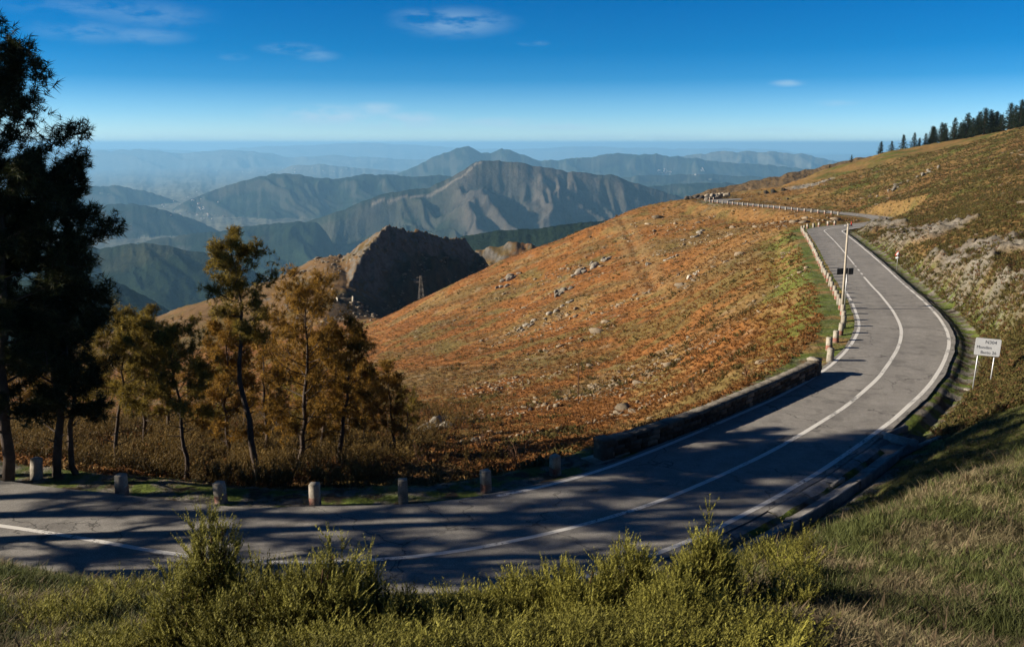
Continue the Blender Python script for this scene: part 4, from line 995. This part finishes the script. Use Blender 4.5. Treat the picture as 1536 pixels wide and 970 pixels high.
for i in range(22):
    px = rnd(1385, 1560); d = np.interp(px, [1240, 1320, 1440, 1560], [272, 268, 258, 238])+rnd(5, 13); q = Pz(px, d, 0)
    copy_tree(con[i % 4], 'conifer', q[0], q[1], rnd(0, 6.28), rnd(.55, .85), 'dark conifer in the dense row along the right-hand skyline', 'conifers on the right-hand skyline')

# ---- roadside bollards
def bollard_mesh(near, seed):
    rg = np.random.default_rng(seed); mb = MB(); h = .70; w = .135
    zs = [-.12, 0, .12, .28, .30, .45, .675, .70]; V = []; Cc = []
    for k, z in enumerate(zs):
        f = 1-.05*max(z, 0)/h if k < 7 else .90
        j = rg.normal(0, .004, (4, 2))
        for m_, (sx_, sy_) in enumerate(((-1, -1), (1, -1), (1, 1), (-1, 1))):
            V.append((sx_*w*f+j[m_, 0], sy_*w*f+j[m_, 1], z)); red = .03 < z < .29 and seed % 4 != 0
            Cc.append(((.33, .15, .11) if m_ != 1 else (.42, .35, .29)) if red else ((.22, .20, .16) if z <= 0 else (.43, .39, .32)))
    n_ = len(zs); Q_ = [(k*4+a, k*4+(a+1) % 4, k*4+4+(a+1) % 4, k*4+4+a) for k in range(n_-1) for a in range(4)]+[((n_-1)*4, (n_-1)*4+1, (n_-1)*4+2, (n_-1)*4+3)]
    mb.add(V, Q_, col=np.array(Cc)*rg.uniform(.8, 1.1)); return mb
M['bollard'] = mat('weathered_limewash', attr=True, rough=.9, noise=[(4, .55, 1.25), (14, .7, 1.2)], bump=[(25, .5, .01)])
bprot = [bollard_mesh(1, 40+k).build('bollard', M['bollard'], link=False) for k in range(4)]
def bollard(p, rz, label, group, i):
    o = bprot[i % 4].copy(); C.objects.link(o); o.location = p; o.rotation_euler = (rnd(-.08, .08), rnd(-.08, .08), rz+rnd(-.2, .2)); o.scale = (rnd(.92, 1.06), rnd(.92, 1.06), rnd(.88, 1.06)); tag(o, label, 'bollard', group); return o
nearb = [((54,713),'whitewashed concrete bollard farthest left on the verge, in deep shade'),((183,737),'second concrete bollard from the left, shaded'),((332,748),'third concrete bollard from the left, in front of dark boulders'),((473,754),'fourth concrete bollard from the left, left side sunlit'),((605,749),'fifth concrete bollard from the left, with a rusty red lower half'),((729,732),'sixth concrete bollard from the left, pale with long shadow'),((833,706),'concrete bollard nearest the near end of the stone wall, red at its foot')]
for i, ((px, py), lb) in enumerate(nearb):
    P = Rd(px, py); a, sd, par = near_road(np.array([P[0]]), np.array([P[1]])); k = int(par[0]); z = g1(P[0], P[1])
    bollard((P[0], P[1], z-.01), math.atan2(tan[k, 1], tan[k, 0]), lb, 'bollards on the near verge', i)
# a few dark stones behind the third bollard
mb = MB()
for k in range(4):
    V, Fc = ico(2, 77+k, .5); mb.add(V*rnd(.22, .36)+np.array([k*.22-.5, rnd(-.1, .15), .1+.05*(k % 2)]), T=Fc, col=(.07, .065, .06))
P, d = on_ray(328, 722, 20, 60); o = mb.build('boulder_pile', M['rock']); o.location = P; tag(o, 'low pile of dark flat boulders behind the third bollard', 'rock')
ordn = ['first', 'second', 'third', 'fourth', 'fifth', 'sixth', 'seventh', 'eighth', 'ninth', 'tenth', 'eleventh', 'twelfth']
sl_ = off(I, sEL+.62); arc = np.r_[0, np.cumsum(np.hypot(*np.diff(sl_[:, :2], axis=0).T))]
q0 = Rd(1245, 541)[:2]; k0 = int(np.argmin(np.hypot(*(sl_[:, :2]-q0).T))); kend = int(np.argmax(cen[:, 1] > 133.5))
pos = arc[k0]; j = 0
while pos < arc[-1]:
    k = int(np.searchsorted(arc, pos)); P = sl_[min(k, len(sl_)-1)]
    if j == 0: P = np.array([q0[0], q0[1], P[2]])
    hidden = (P[1] > 128) and (P[0] > 48.5) and (P[1] < 162)
    if not hidden and P[1] < 233:
        farp = P[1] > 150
        if farp: lb, gp = 'tiny pale bollard in the distant row along the upper road', 'bollards along the distant upper road'
        elif j < 12: lb, gp = ordn[j]+' red-footed bollard past the far end of the stone wall', 'bollards climbing the bend past the wall'
        elif P[1] > 120: lb, gp = 'small pale bollard around the head of the far bend', 'bollards round the far bend'
        else: lb, gp = 'small pale bollard in the tight row edging the straight toward the far bend', 'bollards climbing the bend past the wall'
        bollard((P[0], P[1], g1(P[0], P[1])-.01), math.atan2(tan[k, 1], tan[k, 0]), lb, gp, j)
    pos += 2.35; j += 1

# ---- stone parapet
def parapet():
    base = np.array([Rd(*q) for q in [(911, 684), (960, 671), (1010, 655), (1060, 637), (1110, 616), (1160, 594), (1200, 576), (1231, 561)]]); base = catmull(base, 10)
    base[:, 2] = [g1(p[0]-.2, p[1]+.25) for p in base]; base[:, 2] = np.maximum(base[:, 2], -10.3)
    sg = np.r_[0, np.cumsum(np.linalg.norm(np.diff(base, axis=0), axis=1))]; Lw = sg[-1]
    pt = lambda s_: np.array([np.interp(s_, sg, base[:, k]) for k in range(3)])
    def fr(s_):
        a = pt(max(0, s_-.3)); b = pt(min(Lw, s_+.3)); t = (b-a); t[2] = 0; t /= np.linalg.norm(t); return pt(s_), t, np.array([-t[1], t[0], 0])
    root = empty('stone_parapet', pt(0)); tag(root, 'long dark stone parapet wall along the outside of the bend', 'wall'); r0 = pt(0)
    Hh, Wd = .62, .44
    mb = MB(); s_ = 0
    ss = np.linspace(.1, Lw-.1, 90); V = []
    for q in ss:
        p, t, n_ = fr(q); p = p-r0
        for (o_, z) in ((.03, -.3), (.03, Hh-.02), (Wd-.03, Hh-.02), (Wd-.03, -1.0)): V.append(p+n_*o_+np.array([0, 0, z]))
    Q_ = [(k*4+a, k*4+(a+1) % 4, k*4+4+(a+1) % 4, k*4+4+a) for k in range(len(ss)-1) for a in range(4)]
    mb.add(V, Q_, col=(.10, .08, .06))
    rg = np.random.default_rng(5)
    for side, o_ in ((0, 0.0), (1, Wd)):
        z0 = -.12
        for row in range(4):
            hh = (Hh+.12)/4; s_ = .1-rg.uniform(0, .3)
            while s_ < Lw-.2:
                ln = rg.uniform(.22, .55); mid = min(max(s_+ln/2, .1), Lw-.1); p, t, n_ = fr(mid)
                c = p-r0+n_*(o_+rg.uniform(-.012, .012)+(.05 if side == 0 else -.05))+np.array([0, 0, z0+hh*(row+.5)+rg.normal(0, .012)])
                tone = rg.choice([.6, .8, 1.0, 1.4, 2.6], p=[.22, .25, .23, .17, .13])
                mb.box(c, (ln-.025, .12, hh-.03), rz=math.atan2(t[1], t[0])+rg.normal(0, .02), rough=.010, col=np.array([.135, .105, .08])*tone); s_ += ln
    mb.build('stonework', M['rock'], root)
    mb = MB(); V = []; Cv = []; ss = np.linspace(.3, Lw-.4, 150); jt = RNG.normal(0, .008, (150, 4))
    for k, q in enumerate(ss):
        p, t, n_ = fr(q); p = p-r0; tone = 1+.35*float(fbm(np.array([q*.7]), np.array([2.2]), 3, 4)[0])
        for m_, (o_, z) in enumerate(((-.02, Hh-.035), (-.02, Hh+.035), (Wd+.02, Hh+.035), (Wd+.02, Hh-.035))): V.append(p+n_*(o_+jt[k, m_])+np.array([0, 0, z+jt[k, 3-m_]*.8])); Cv.append(np.array([.14, .125, .10])*tone*(1.25 if k % 9 else .5))
    Q_ = [(k*4+a, k*4+(a+1) % 4, k*4+4+(a+1) % 4, k*4+4+a) for k in range(149) for a in range(4)]+[(0, 1, 2, 3)]
    mb.add(V, Q_, col=np.array(Cv))
    mb.build('coping', M['rock'], root)
    for s_, cl, hh in ((.02, (.14, .125, .10), Hh-.02), (Lw-.25, (.36, .32, .26), Hh+.06)):
        p, t, n_ = fr(s_); mb = MB(); rz = math.atan2(t[1], t[0]); c = p-r0+n_*(Wd/2)
        mb.box(c+np.array([0, 0, hh/2-.16]), (.42, Wd+.05, hh+.34), rz=rz, rough=.008, col=(.13, .11, .085)); mb.box(c+np.array([0, 0, hh+.075]), (.46, Wd+.09, .10), rz=rz, rough=.005, col=cl)
        mb.build('end_pier', M['rock'], root)
    mb = MB(); p, t, n_ = fr(0); mb.box(p-r0-t*.15+n_*(Wd/2)+np.array([0, 0, -.02]), (.9, Wd+.4, .12), rz=math.atan2(t[1], t[0]), rough=.01, col=(.30, .27, .22)); mb.build('footing', M['rock'], root)
parapet()

# ---- concrete gutter, its inlet and the culvert head
M['concrete'] = mat('old_concrete', attr=True, rough=.9, noise=[(1.1, .6, 1.25), (6, .75, 1.2), (40, .85, 1.12)], bump=[(20, .5, .01), (3, .3, .03)])
def gutter():
    i0, i1 = s_at(930, 868)/.6, s_at(1318, 648)/.6; mb = MB(); ii = i0; k = 0
    rg = np.random.default_rng(8)
    while ii < i1:
        st = 3.1; j = np.linspace(ii, min(ii+st-.06, i1), 5); er = -np.interp(j, I, sER)
        prof = [(.06, -.30), (.06, -.012), (-.22, -.03), (-.50, -.15), (-.78, -.10), (-.90, .02), (-1.02, .03), (-1.03, -.3)]
        V = np.stack([off(j, er+a+rg.normal(0, .004), dz+rg.normal(0, .006)) for a, dz in prof], 1).reshape(-1, 3); n_ = len(prof)
        Q_ = [(b*n_+a, b*n_+a+1, (b+1)*n_+a+1, (b+1)*n_+a) for b in range(4) for a in range(n_-1)]
        mb.add(V, Q_, col=np.array((.27, .26, .24))*rg.uniform(.72, 1.15)); ii += st; k += 1
    o = mb.build('concrete_gutter', M['concrete']); tag(o, 'cracked concrete gutter along the inner foot of the grassy bank', 'gutter')
gutter()
def inlet(px, py, label, s=1.0):
    P = Rd(px, py); a, sd, par = near_road(np.array([P[0]]), np.array([P[1]])); k = int(par[0]); rz = math.atan2(tan[k, 1], tan[k, 0]); z = zr(P[1])-.10
    root = empty('drain_inlet', (P[0], P[1], z), rz); tag(root, label, 'drain', 'drain openings beside the road')
    mb = MB(); 
    for c, q in (((0, .3, .0), (.84, .1, .16)), ((0, -.3, .0), (.84, .1, .16)), ((.37, 0, .0), (.1, .5, .16)), ((-.37, 0, .0), (.1, .5, .16))): mb.box(np.array(c)*s, np.array(q)*s, col=(.25, .24, .22), rough=.006)
    mb.build('kerb_frame', M['concrete'], root); mb = MB(); mb.box((0, 0, -.03), (.64*s, .5*s, .04), col=(.012, .011, .01)); mb.build('opening', M['hole_dark'], root)  # flat plate, the drain hole's inner shade put into its near-black colour
inlet(1243, 716, 'small square drain opening at the back of the gutter')
def culvert():
    P = Rd(1366, 655); z = float(zr(P[1])); root = empty('culvert_head', (P[0], P[1], z-.14), math.radians(38)); tag(root, 'open concrete culvert box sunk beside the road below the sign', 'culvert')
    mb = MB(); c = (.36, .34, .31)
    mb.box((-.75, 0, .08), (.14, 1.3, .5), col=c, rough=.012); mb.build('wall', M['concrete'], root)
    mb = MB(); mb.box((.0, .62, .02), (1.7, .14, .42), col=(.22, .2, .18), rough=.012); mb.build('wall', M['concrete'], root)
    mb = MB(); mb.box((.1, -.62, -.02), (1.6, .14, .34), col=(.30, .28, .25), rough=.012); mb.build('wall', M['concrete'], root)
    mb = MB(); mb.box((.08, 0, -.06), (1.5, 1.1, .06), col=(.03, .028, .022)); mb.build('dark_floor', M['concrete'], root)  # dark plate for a floor, the missing pit's shade put into its colour
    mb = MB(); mb.box((-1.35, -.1, .0), (1.0, 1.15, .14), col=(.26, .25, .23), rough=.012); mb.build('apron', M['concrete'], root)
culvert()

# ---- signs and poles
def text_mesh(body, size, parent, loc, rot, m, name='lettering', align='LEFT'):
    cu_ = bpy.data.curves.new('t', 'FONT'); cu_.body = body; cu_.size = size; cu_.extrude = .002; cu_.align_x = align; cu_.resolution_u = 3
    to = bpy.data.objects.new('t', cu_); C.objects.link(to); bpy.context.view_layer.update()
    me = bpy.data.meshes.new_from_object(to.evaluated_get(bpy.context.evaluated_depsgraph_get())); bpy.data.objects.remove(to)
    o = bpy.data.objects.new(name, me); C.objects.link(o); me.materials.clear(); me.materials.append(m); o.parent = parent; o.location = loc; o.rotation_euler = rot; return o
def rounded_plate(w, h, r, t):
    P = []
    for cx_, cy_, a0 in ((w/2-r, h/2-r, 0), (-w/2+r, h/2-r, 90), (-w/2+r, -h/2+r, 180), (w/2-r, -h/2+r, 270)):
        for k in range(5): a = math.radians(a0+k*22.5); P.append((cx_+r*math.cos(a), cy_+r*math.sin(a)))
    n_ = len(P); V = [(x_, -t/2, z_) for x_, z_ in P]+[(x_, t/2, z_) for x_, z_ in P]
    return V, n_
def plate_obj(name, w, h, r, t, m, parent, loc, rough=0):
    V, n_ = rounded_plate(w, h, r, t); bm = bmesh.new(); vs = [bm.verts.new(v) for v in V]
    bm.faces.new(vs[:n_]); bm.faces.new(vs[n_:][::-1])
    for k in range(n_): bm.faces.new((vs[k], vs[n_+k], vs[n_+(k+1) % n_], vs[(k+1) % n_]))
    bmesh.ops.recalc_face_normals(bm, faces=bm.faces); me = bpy.data.meshes.new(name); bm.to_mesh(me); bm.free(); me.materials.append(m)
    o = bpy.data.objects.new(name, me); C.objects.link(o); o.parent = parent; o.location = loc; return o
qs, _ = on_ray(1472, 583, 20, 80); gz = qs[2]; root = empty('road_sign', (qs[0], qs[1], gz), math.radians(-27)); tag(root, 'white rectangular road sign with faded lettering on two posts', 'sign')
root.rotation_euler = (0, math.radians(2.5), math.radians(-16))
plate_obj('panel', .95, .72, .05, .03, M['signwhite'], root, (0, 0, 1.78)); plate_obj('rim', .97, .74, .06, .02, M['metal'], root, (0, .008, 1.78))
for s_ in (-.31, .31):
    mb = MB(); mb.tube([(s_, .05, -.8), (s_, .05, 2.05)], [.03, .03], k=8, col=(1, 1, 1)); mb.build('post', M['metal'], root, smooth=True)
for bd, sz, x_, z_ in (('N304', .19, -.12, 1.93), ('Mondim', .17, -.42, 1.71), ('Basto 26', .17, -.25, 1.50)): text_mesh(bd, sz, root, (x_, -.0165, z_), (math.pi/2, 0, 0), M['ink'])
mb = MB(); V, Fc = ico(2, 9, .5); mb.add(V*.2, T=Fc, col=(.36, .33, .28)); P, _ = on_ray(1452, 585, 20, 60); o = mb.build('stone', M['rock']); o.location = P; tag(o, 'small pale stone at the foot of the left sign post', 'rock')

P, d = on_ray(1345, 405, 40, 140); root = empty('warning_sign', P, math.radians(-20)); tag(root, 'small red and white triangular warning sign on the rocky bank', 'sign')
mb = MB(); mb.tube([(0, .03, -.2), (0, .03, 1.75)], [.03, .03], k=6, col=(1, 1, 1)); mb.build('post', M['metal'], root)
def tri(name, s, y, m, t=.012):
    mb = MB(); h_ = s*.866; V = [(-s/2, y-t, -h_/3), (s/2, y-t, -h_/3), (0, y-t, h_*2/3), (-s/2, y, -h_/3), (s/2, y, -h_/3), (0, y, h_*2/3)]
    mb.add(V, [(0, 1, 4, 3), (1, 2, 5, 4), (2, 0, 3, 5)], [(0, 2, 1), (3, 4, 5)], col=(1, 1, 1)); o = mb.build(name, m, root); o.location = (0, 0, 1.45)
tri('border', .54, 0, M['red']); tri('face', .36, -.016, M['signwhite'])
mb = MB(); mb.box((0, -.016, 1.1), (.34, .012, .14), col=(1, 1, 1)); mb.build('plate', M['signwhite'], root)

P, d = on_ray(1263, 466, 30, 120); root = empty('utility_pole', P); tag(root, 'tall pale pole leaning slightly right beside the bollards on the far bend', 'pole')
hp = 5.45*d/57; mb = MB(); mb.tube([(0, 0, -.5), (.0, 0, hp)], [.088, .058], k=10, col=(1, 1, 1)); mb.build('shaft', M['polewood'], root, smooth=True)
mb = MB(); mb.box((.02, 0, hp-.12), (.5, .06, .06), col=(1, 1, 1)); mb.build('bracket', M['metal'], root)
mb = MB(); mb.tube([(.2, 0, hp-.1), (.2, 0, hp+.12)], [.05, .03], k=8, col=(1, 1, 1)); mb.build('insulator', M['red'], root)

P = Rd(1267, 459); P[2] = g1(P[0], P[1]); root = empty('direction_sign', P, math.radians(24)); tag(root, 'dark backs of direction panels on a thin post in front of the road', 'sign')
d = P[1]; mb = MB(); mb.tube([(0, 0, -.3), (.0, 0, 2.62)], [.04, .04], k=8, col=(1, 1, 1)); mb.build('post', M['metal'], root, smooth=True)
plate_obj('panel', .92, .40, .03, .03, M['signback'], root, (-.46, -.06, 2.40)); plate_obj('panel', .40, .42, .03, .03, M['signback'], root, (.26, -.06, 2.36))

# wooden stake on the hillside
P, d = on_ray(867, 604, 30, 160); root = empty('wooden_post', P); tag(root, 'thin lone wooden post standing in the bracken above the wall', 'post')
hh = 58*d/F; mb = MB(); mb.tube([(0, 0, -.3), (.01, 0, hh*.5), (0, 0, hh)], [.045, .04, .035], k=6, col=(1, 1, 1)); mb.build('shaft', M['rustwood'], root)
mb = MB(); mb.box((0, 0, hh-.1), (.16, .05, .05), col=(1, 1, 1)); mb.build('crosspiece', M['rustwood'], root)

# lattice pylon in front of the dark crag
qp = Pw(632, 458, 285); gz = g1(qp[0], qp[1]); top = Pw(632, 412, 285)[2]; hh = top-gz; root = empty('pylon', (qp[0], qp[1], gz), .4); tag(root, 'slim lattice pylon standing against the dark crag', 'pylon')
wb = 1.5; M['pylon'] = mat('dull_steel', (.16, .14, .12), rough=.7, metal=.2, noise=[(3, .8, 1.2)])
for sx_ in (-1, 1):
    for sy_ in (-1, 1):
        mb = MB(); mb.tube([(sx_*wb, sy_*wb, -.5), (sx_*.22, sy_*.22, hh)], [.07, .045], k=4, col=(1, 1, 1)); mb.build('leg', M['pylon'], root)
mb = MB(); nl = 9
for k in range(nl):
    z0 = hh*k/nl; z1 = hh*(k+1)/nl; w0 = wb+(.22-wb)*k/nl; w1 = wb+(.22-wb)*(k+1)/nl
    cs = [(-1, -1), (1, -1), (1, 1), (-1, 1)]
    for a in range(4):
        p0, p1 = cs[a], cs[(a+1) % 4]; mb.tube([(p0[0]*w0, p0[1]*w0, z0), (p1[0]*w1, p1[1]*w1, z1)], .028, k=3, col=(1, 1, 1)); mb.tube([(p1[0]*w0, p1[1]*w0, z0), (p0[0]*w1, p0[1]*w1, z1)], .028, k=3, col=(1, 1, 1))
mb.build('bracing', M['pylon'], root)
for z_ in (hh-.6, hh-2.0):
    mb = MB(); mb.tube([(-1.5, 0, z_), (0, 0, z_+.15), (1.5, 0, z_)], [.05, .09, .05], k=4, col=(1, 1, 1)); mb.build('crossarm', M['pylon'], root)

# ruined enclosure on the green shelf below the crag
P, d = on_ray(518, 452, 240, 420); root = empty('ruined_enclosure', P, .25); tag(root, 'low roofless whitish walls on the grassy shelf below the crag', 'ruin')
for c, q, m_ in (((-2.6, 0, .5), (.45, 4.5, 1.5), 'rock'), ((2.6, .2, .5), (.45, 4.0, 1.6), 'rock'), ((0, 2.2, .35), (5.0, .4, 1.0), 'rock')):
    mb = MB(); mb.box(c, q, col=(.42, .38, .3) if q[0] < 1 else (.2, .17, .13), rough=.1); mb.build('wall', M[m_], root)

# rocks of the road cutting on the skyline, its shade painted in as dark colour
P, d = on_ray(1052, 300, 150, 300); mb = MB()
for k in range(9):
    V, Fc = ico(2, 300+k, .7); mb.add(V*rnd(.8, 1.5)*np.array([1.3, 1, .9])+np.array([(k-4)*.75, rnd(-.4, .6)+2.5, .35]), T=Fc, col=(.10, .085, .07))
o = mb.build('cutting_rocks', M['rock']); o.location = P; tag(o, 'rocks of the cutting, painted dark for its shade, where the upper road leaves over the ridge', 'rock')
P, d = on_ray(1076, 298, 150, 300); mb = MB()
for k in range(7):
    V, Fc = ico(2, 320+k, .8); mb.add(V*rnd(.8, 1.4)+np.array([(k-3)*.8, rnd(-.4, .6), .3+.12*k]), T=Fc, col=(.34, .29, .22))
o = mb.build('cutting_bank', M['rock']); o.location = P; tag(o, 'pale sunlit rock bank right of the dark cutting on the ridge', 'rock')

# ---- far villages: white houses with red roofs on the hillsides
def house_mesh(seed):
    rg = np.random.default_rng(seed); w, l, h = rg.uniform(9, 13), rg.uniform(11, 17), rg.uniform(5.5, 8)
    V = [(-w/2, -l/2, -4), (w/2, -l/2, -4), (w/2, l/2, -4), (-w/2, l/2, -4), (-w/2, -l/2, h), (w/2, -l/2, h), (w/2, l/2, h), (-w/2, l/2, h), (0, -l/2, h+2.4), (0, l/2, h+2.4)]
    e = .5; V += [(-w/2-e, -l/2-e, h-.3), (w/2+e, -l/2-e, h-.3), (0, -l/2-e, h+2.65), (-w/2-e, l/2+e, h-.3), (w/2+e, l/2+e, h-.3), (0, l/2+e, h+2.65)]
    return mesh_np('house', V, [np.array([(0, 1, 5, 4), (1, 2, 6, 5), (2, 3, 7, 6), (3, 0, 4, 7), (10, 12, 15, 13), (12, 11, 14, 15)]), np.array([(4, 5, 8), (7, 9, 6)])], [M['white'], M['roof']], midx=[0, 0, 0, 0, 1, 1, 0, 0], link=False)
hs = [house_mesh(60+k) for k in range(5)]
def far_hit(px, py, d0, d1):
    ds = np.exp(np.linspace(math.log(d0), math.log(d1), 400)); k = Pw(px, py, 1.); z = hfar(k[0]*ds, k[1]*ds)
    h = z > k[2]*ds
    if not h.any(): return None
    i = np.argmax(h); return np.array([k[0]*ds[i], k[1]*ds[i], z[i]])
def village(c, spx, spy, n_, d0, d1, label, group, s=1.3):
    got = 0; tries = 0
    while got < n_ and tries < n_*4:
        tries += 1; P = far_hit(c[0]+RNG.normal(0, spx), c[1]+RNG.normal(0, spy), d0, d1)
        if P is None: continue
        o = hs[got % 5].copy(); C.objects.link(o); o.location = P; o.rotation_euler = (0, 0, rnd(0, 3.14)); f = s*rnd(.7, 1.25); o.scale = (f, f, f); tag(o, label, 'house', group); got += 1
village((1008, 258), 16, 2.2, 60, 5000, 12000, 'tiny white house in the hilltop village beyond the main ridge', 'houses of the hilltop village', 1.0)
village((1048, 256), 8, 1.5, 14, 5000, 12000, 'tiny house at the right end of the hilltop village', 'houses at the right end of the village', 1.0)
village((292, 305), 18, 7, 34, 4500, 12000, 'tiny pale house in the valley town at the left', 'houses of the left valley town', .7)
village((318, 322), 14, 5, 22, 4500, 12000, 'tiny house on the lower slope of the left valley town', 'houses on the lower slope of the left town', .65)
village((420, 258), 60, 3, 34, 9000, 22000, 'minute pale building on the hazy plain', 'buildings scattered on the hazy plain', 1.3)
HAZE_C = (.30, .65, 1.0, 1); HAZE_D = 6.2e-5; EXPO = 0.9
# ------------------------------------------------------------------ camera, sun, sky, air
cam = bpy.data.cameras.new('camera'); co = bpy.data.objects.new('camera', cam); C.objects.link(co)
co.location = (0, 0, 0); co.rotation_euler = (math.pi/2-PT, 0, 0); cam.sensor_width = 36; cam.lens = F/1536*36
cam.clip_start = .1; cam.clip_end = 200000; bpy.context.scene.camera = co
sl = bpy.data.lights.new('sun', 'SUN'); so = bpy.data.objects.new('sun', sl); C.objects.link(so)
sl.energy = 5.0; sl.angle = math.radians(.53); sl.color = (1, .88, .72)
so.rotation_euler = Vector((LX, LY, LZ)).to_track_quat('-Z', 'Y').to_euler(); so.location = (-60, -20, 60)
w = bpy.data.worlds.new('World'); bpy.context.scene.world = w; w.use_nodes = True
nt = w.node_tree; N = nt.nodes; L = nt.links; bg = N['Background']; bg.inputs['Strength'].default_value = .08
sk = N.new('ShaderNodeTexSky'); sk.sky_type = 'NISHITA'; sk.sun_disc = False; sk.sun_elevation = SUN_EL
sk.sun_rotation = math.atan2(-LX, -LY); sk.altitude = 900; sk.air_density = 1.0; sk.dust_density = .15; sk.ozone_density = 3.0
tc = N.new('ShaderNodeTexCoord'); sx = N.new('ShaderNodeSeparateXYZ'); L.new(tc.outputs['Generated'], sx.inputs[0])
# the clear winter air: pale at the horizon, quickly deepening to azure overhead
rp = N.new('ShaderNodeValToRGB'); L.new(sx.outputs['Z'], rp.inputs[0]); e = rp.color_ramp.elements
e[0].position = 0; e[0].color = (.50, .70, .98, 1); e[1].position = .03; e[1].color = (.27, .50, .80, 1)
for p_, c_ in ((.066, (.055, .29, .56, 1)), (.095, (.012, .235, .48, 1)), (.15, (.0, .205, .43, 1)), (.35, (.03, .11, .20, 1)), (1, (.035, .10, .17, 1))):
    k = e.new(p_); k.color = c_
mu = N.new('ShaderNodeMix'); mu.data_type = 'RGBA'; mu.blend_type = 'MULTIPLY'; mu.inputs[0].default_value = 1
L.new(sk.outputs[0], mu.inputs[6]); L.new(rp.outputs[0], mu.inputs[7])
gn = N.new('ShaderNodeVectorMath'); gn.operation = 'SCALE'; gn.inputs['Scale'].default_value = 1.5; L.new(mu.outputs[2], gn.inputs[0]); cur = gn.outputs[0]
# thin clouds, each at its own bearing, frayed by noise
nz = N.new('ShaderNodeTexNoise'); nz.inputs['Scale'].default_value = 1; nz.inputs['Detail'].default_value = 7; nz.inputs['Roughness'].default_value = .62
mp = N.new('ShaderNodeVectorMath'); mp.operation = 'MULTIPLY'; mp.inputs[1].default_value = (22, 22, 75); L.new(tc.outputs['Generated'], mp.inputs[0]); L.new(mp.outputs[0], nz.inputs['Vector'])
acc = None
for (px, py, rx, ry, s_) in [(682,34,80,20,.36),(640,24,50,12,.2),(435,73,42,8,.26),(475,84,30,8,.24),(350,86,20,5,.18),(215,54,60,11,.22),(130,48,70,15,.18),(220,22,80,18,.18),(150,14,110,14,.16),(500,173,95,15,.85),(565,164,38,10,.8),(620,177,55,10,.8),(560,186,150,9,.6),(755,184,70,8,.6),(830,190,80,7,.6),(1182,125,24,5,.5),(800,65,22,4,.3),(1255,155,30,5,.3),(1165,196,60,5,.3),(950,205,160,6,.3),(300,206,160,7,.25)]:
    v = Pw(px, py, 1); az = math.atan2(v[0], v[1]); v = v/np.linalg.norm(v)
    d = N.new('ShaderNodeVectorMath'); d.operation = 'SUBTRACT'; L.new(tc.outputs['Generated'], d.inputs[0]); d.inputs[1].default_value = tuple(v)
    sc_ = N.new('ShaderNodeVectorMath'); sc_.operation = 'MULTIPLY'; L.new(d.outputs[0], sc_.inputs[0]); sc_.inputs[1].default_value = (F/rx, F/rx, F/ry)
    ln = N.new('ShaderNodeVectorMath'); ln.operation = 'LENGTH'; L.new(sc_.outputs[0], ln.inputs[0])
    mr = N.new('ShaderNodeMapRange'); mr.interpolation_type = 'SMOOTHSTEP'; mr.inputs[1].default_value = 1.35; mr.inputs[2].default_value = .1; mr.inputs[3].default_value = 0; mr.inputs[4].default_value = s_
    L.new(ln.outputs[1], mr.inputs[0])
    if acc is None: acc = mr.outputs[0]
    else:
        mx = N.new('ShaderNodeMath'); mx.operation = 'MAXIMUM'; L.new(acc, mx.inputs[0]); L.new(mr.outputs[0], mx.inputs[1]); acc = mx.outputs[0]
th = N.new('ShaderNodeMapRange'); th.interpolation_type = 'SMOOTHSTEP'; th.inputs[1].default_value = .34; th.inputs[2].default_value = .58; L.new(nz.outputs[0], th.inputs[0])
cm = N.new('ShaderNodeMath'); cm.operation = 'MULTIPLY'; L.new(acc, cm.inputs[0]); L.new(th.outputs[0], cm.inputs[1])
cx = N.new('ShaderNodeMix'); cx.data_type = 'RGBA'; L.new(cm.outputs[0], cx.inputs[0]); L.new(cur, cx.inputs[6]); cx.inputs[7].default_value = (3.0, 4.5, 5.7, 1)
L.new(cx.outputs[2], bg.inputs['Color'])
# haze: one closed box of even, thin, bluish air
hb = MB(); hb.box((0, 29000, -490), (110000, 63000, 1120)); hz = hb.build('haze', None, color=False)
hm = bpy.data.materials.new('haze_air'); hm.use_nodes = True; hn = hm.node_tree; hn.nodes.remove(hn.nodes['Principled BSDF'])
pv = hn.nodes.new('ShaderNodeVolumePrincipled'); pv.inputs['Color'].default_value = HAZE_C; pv.inputs['Density'].default_value = HAZE_D
pv.inputs['Anisotropy'].default_value = .1
hn.links.new(pv.outputs[0], hn.nodes['Material Output'].inputs['Volume']); hz.data.materials.append(hm); tag(hz, kind='stuff')
sc = bpy.context.scene
sc.view_settings.view_transform = 'Standard'; sc.view_settings.look = 'None'; sc.view_settings.gamma = 1; sc.view_settings.exposure = EXPO
sc.render.engine = 'CYCLES'; sc.cycles.use_denoising = True; sc.cycles.max_bounces = 5; sc.cycles.diffuse_bounces = 3; sc.cycles.transparent_max_bounces = 6
sc.cycles.volume_bounces = 1; sc.cycles.transmission_bounces = 3; sc.cycles.glossy_bounces = 2; sc.cycles.use_adaptive_sampling = True; sc.cycles.adaptive_threshold = .012
sc.cycles.caustics_reflective = False; sc.cycles.caustics_refractive = False
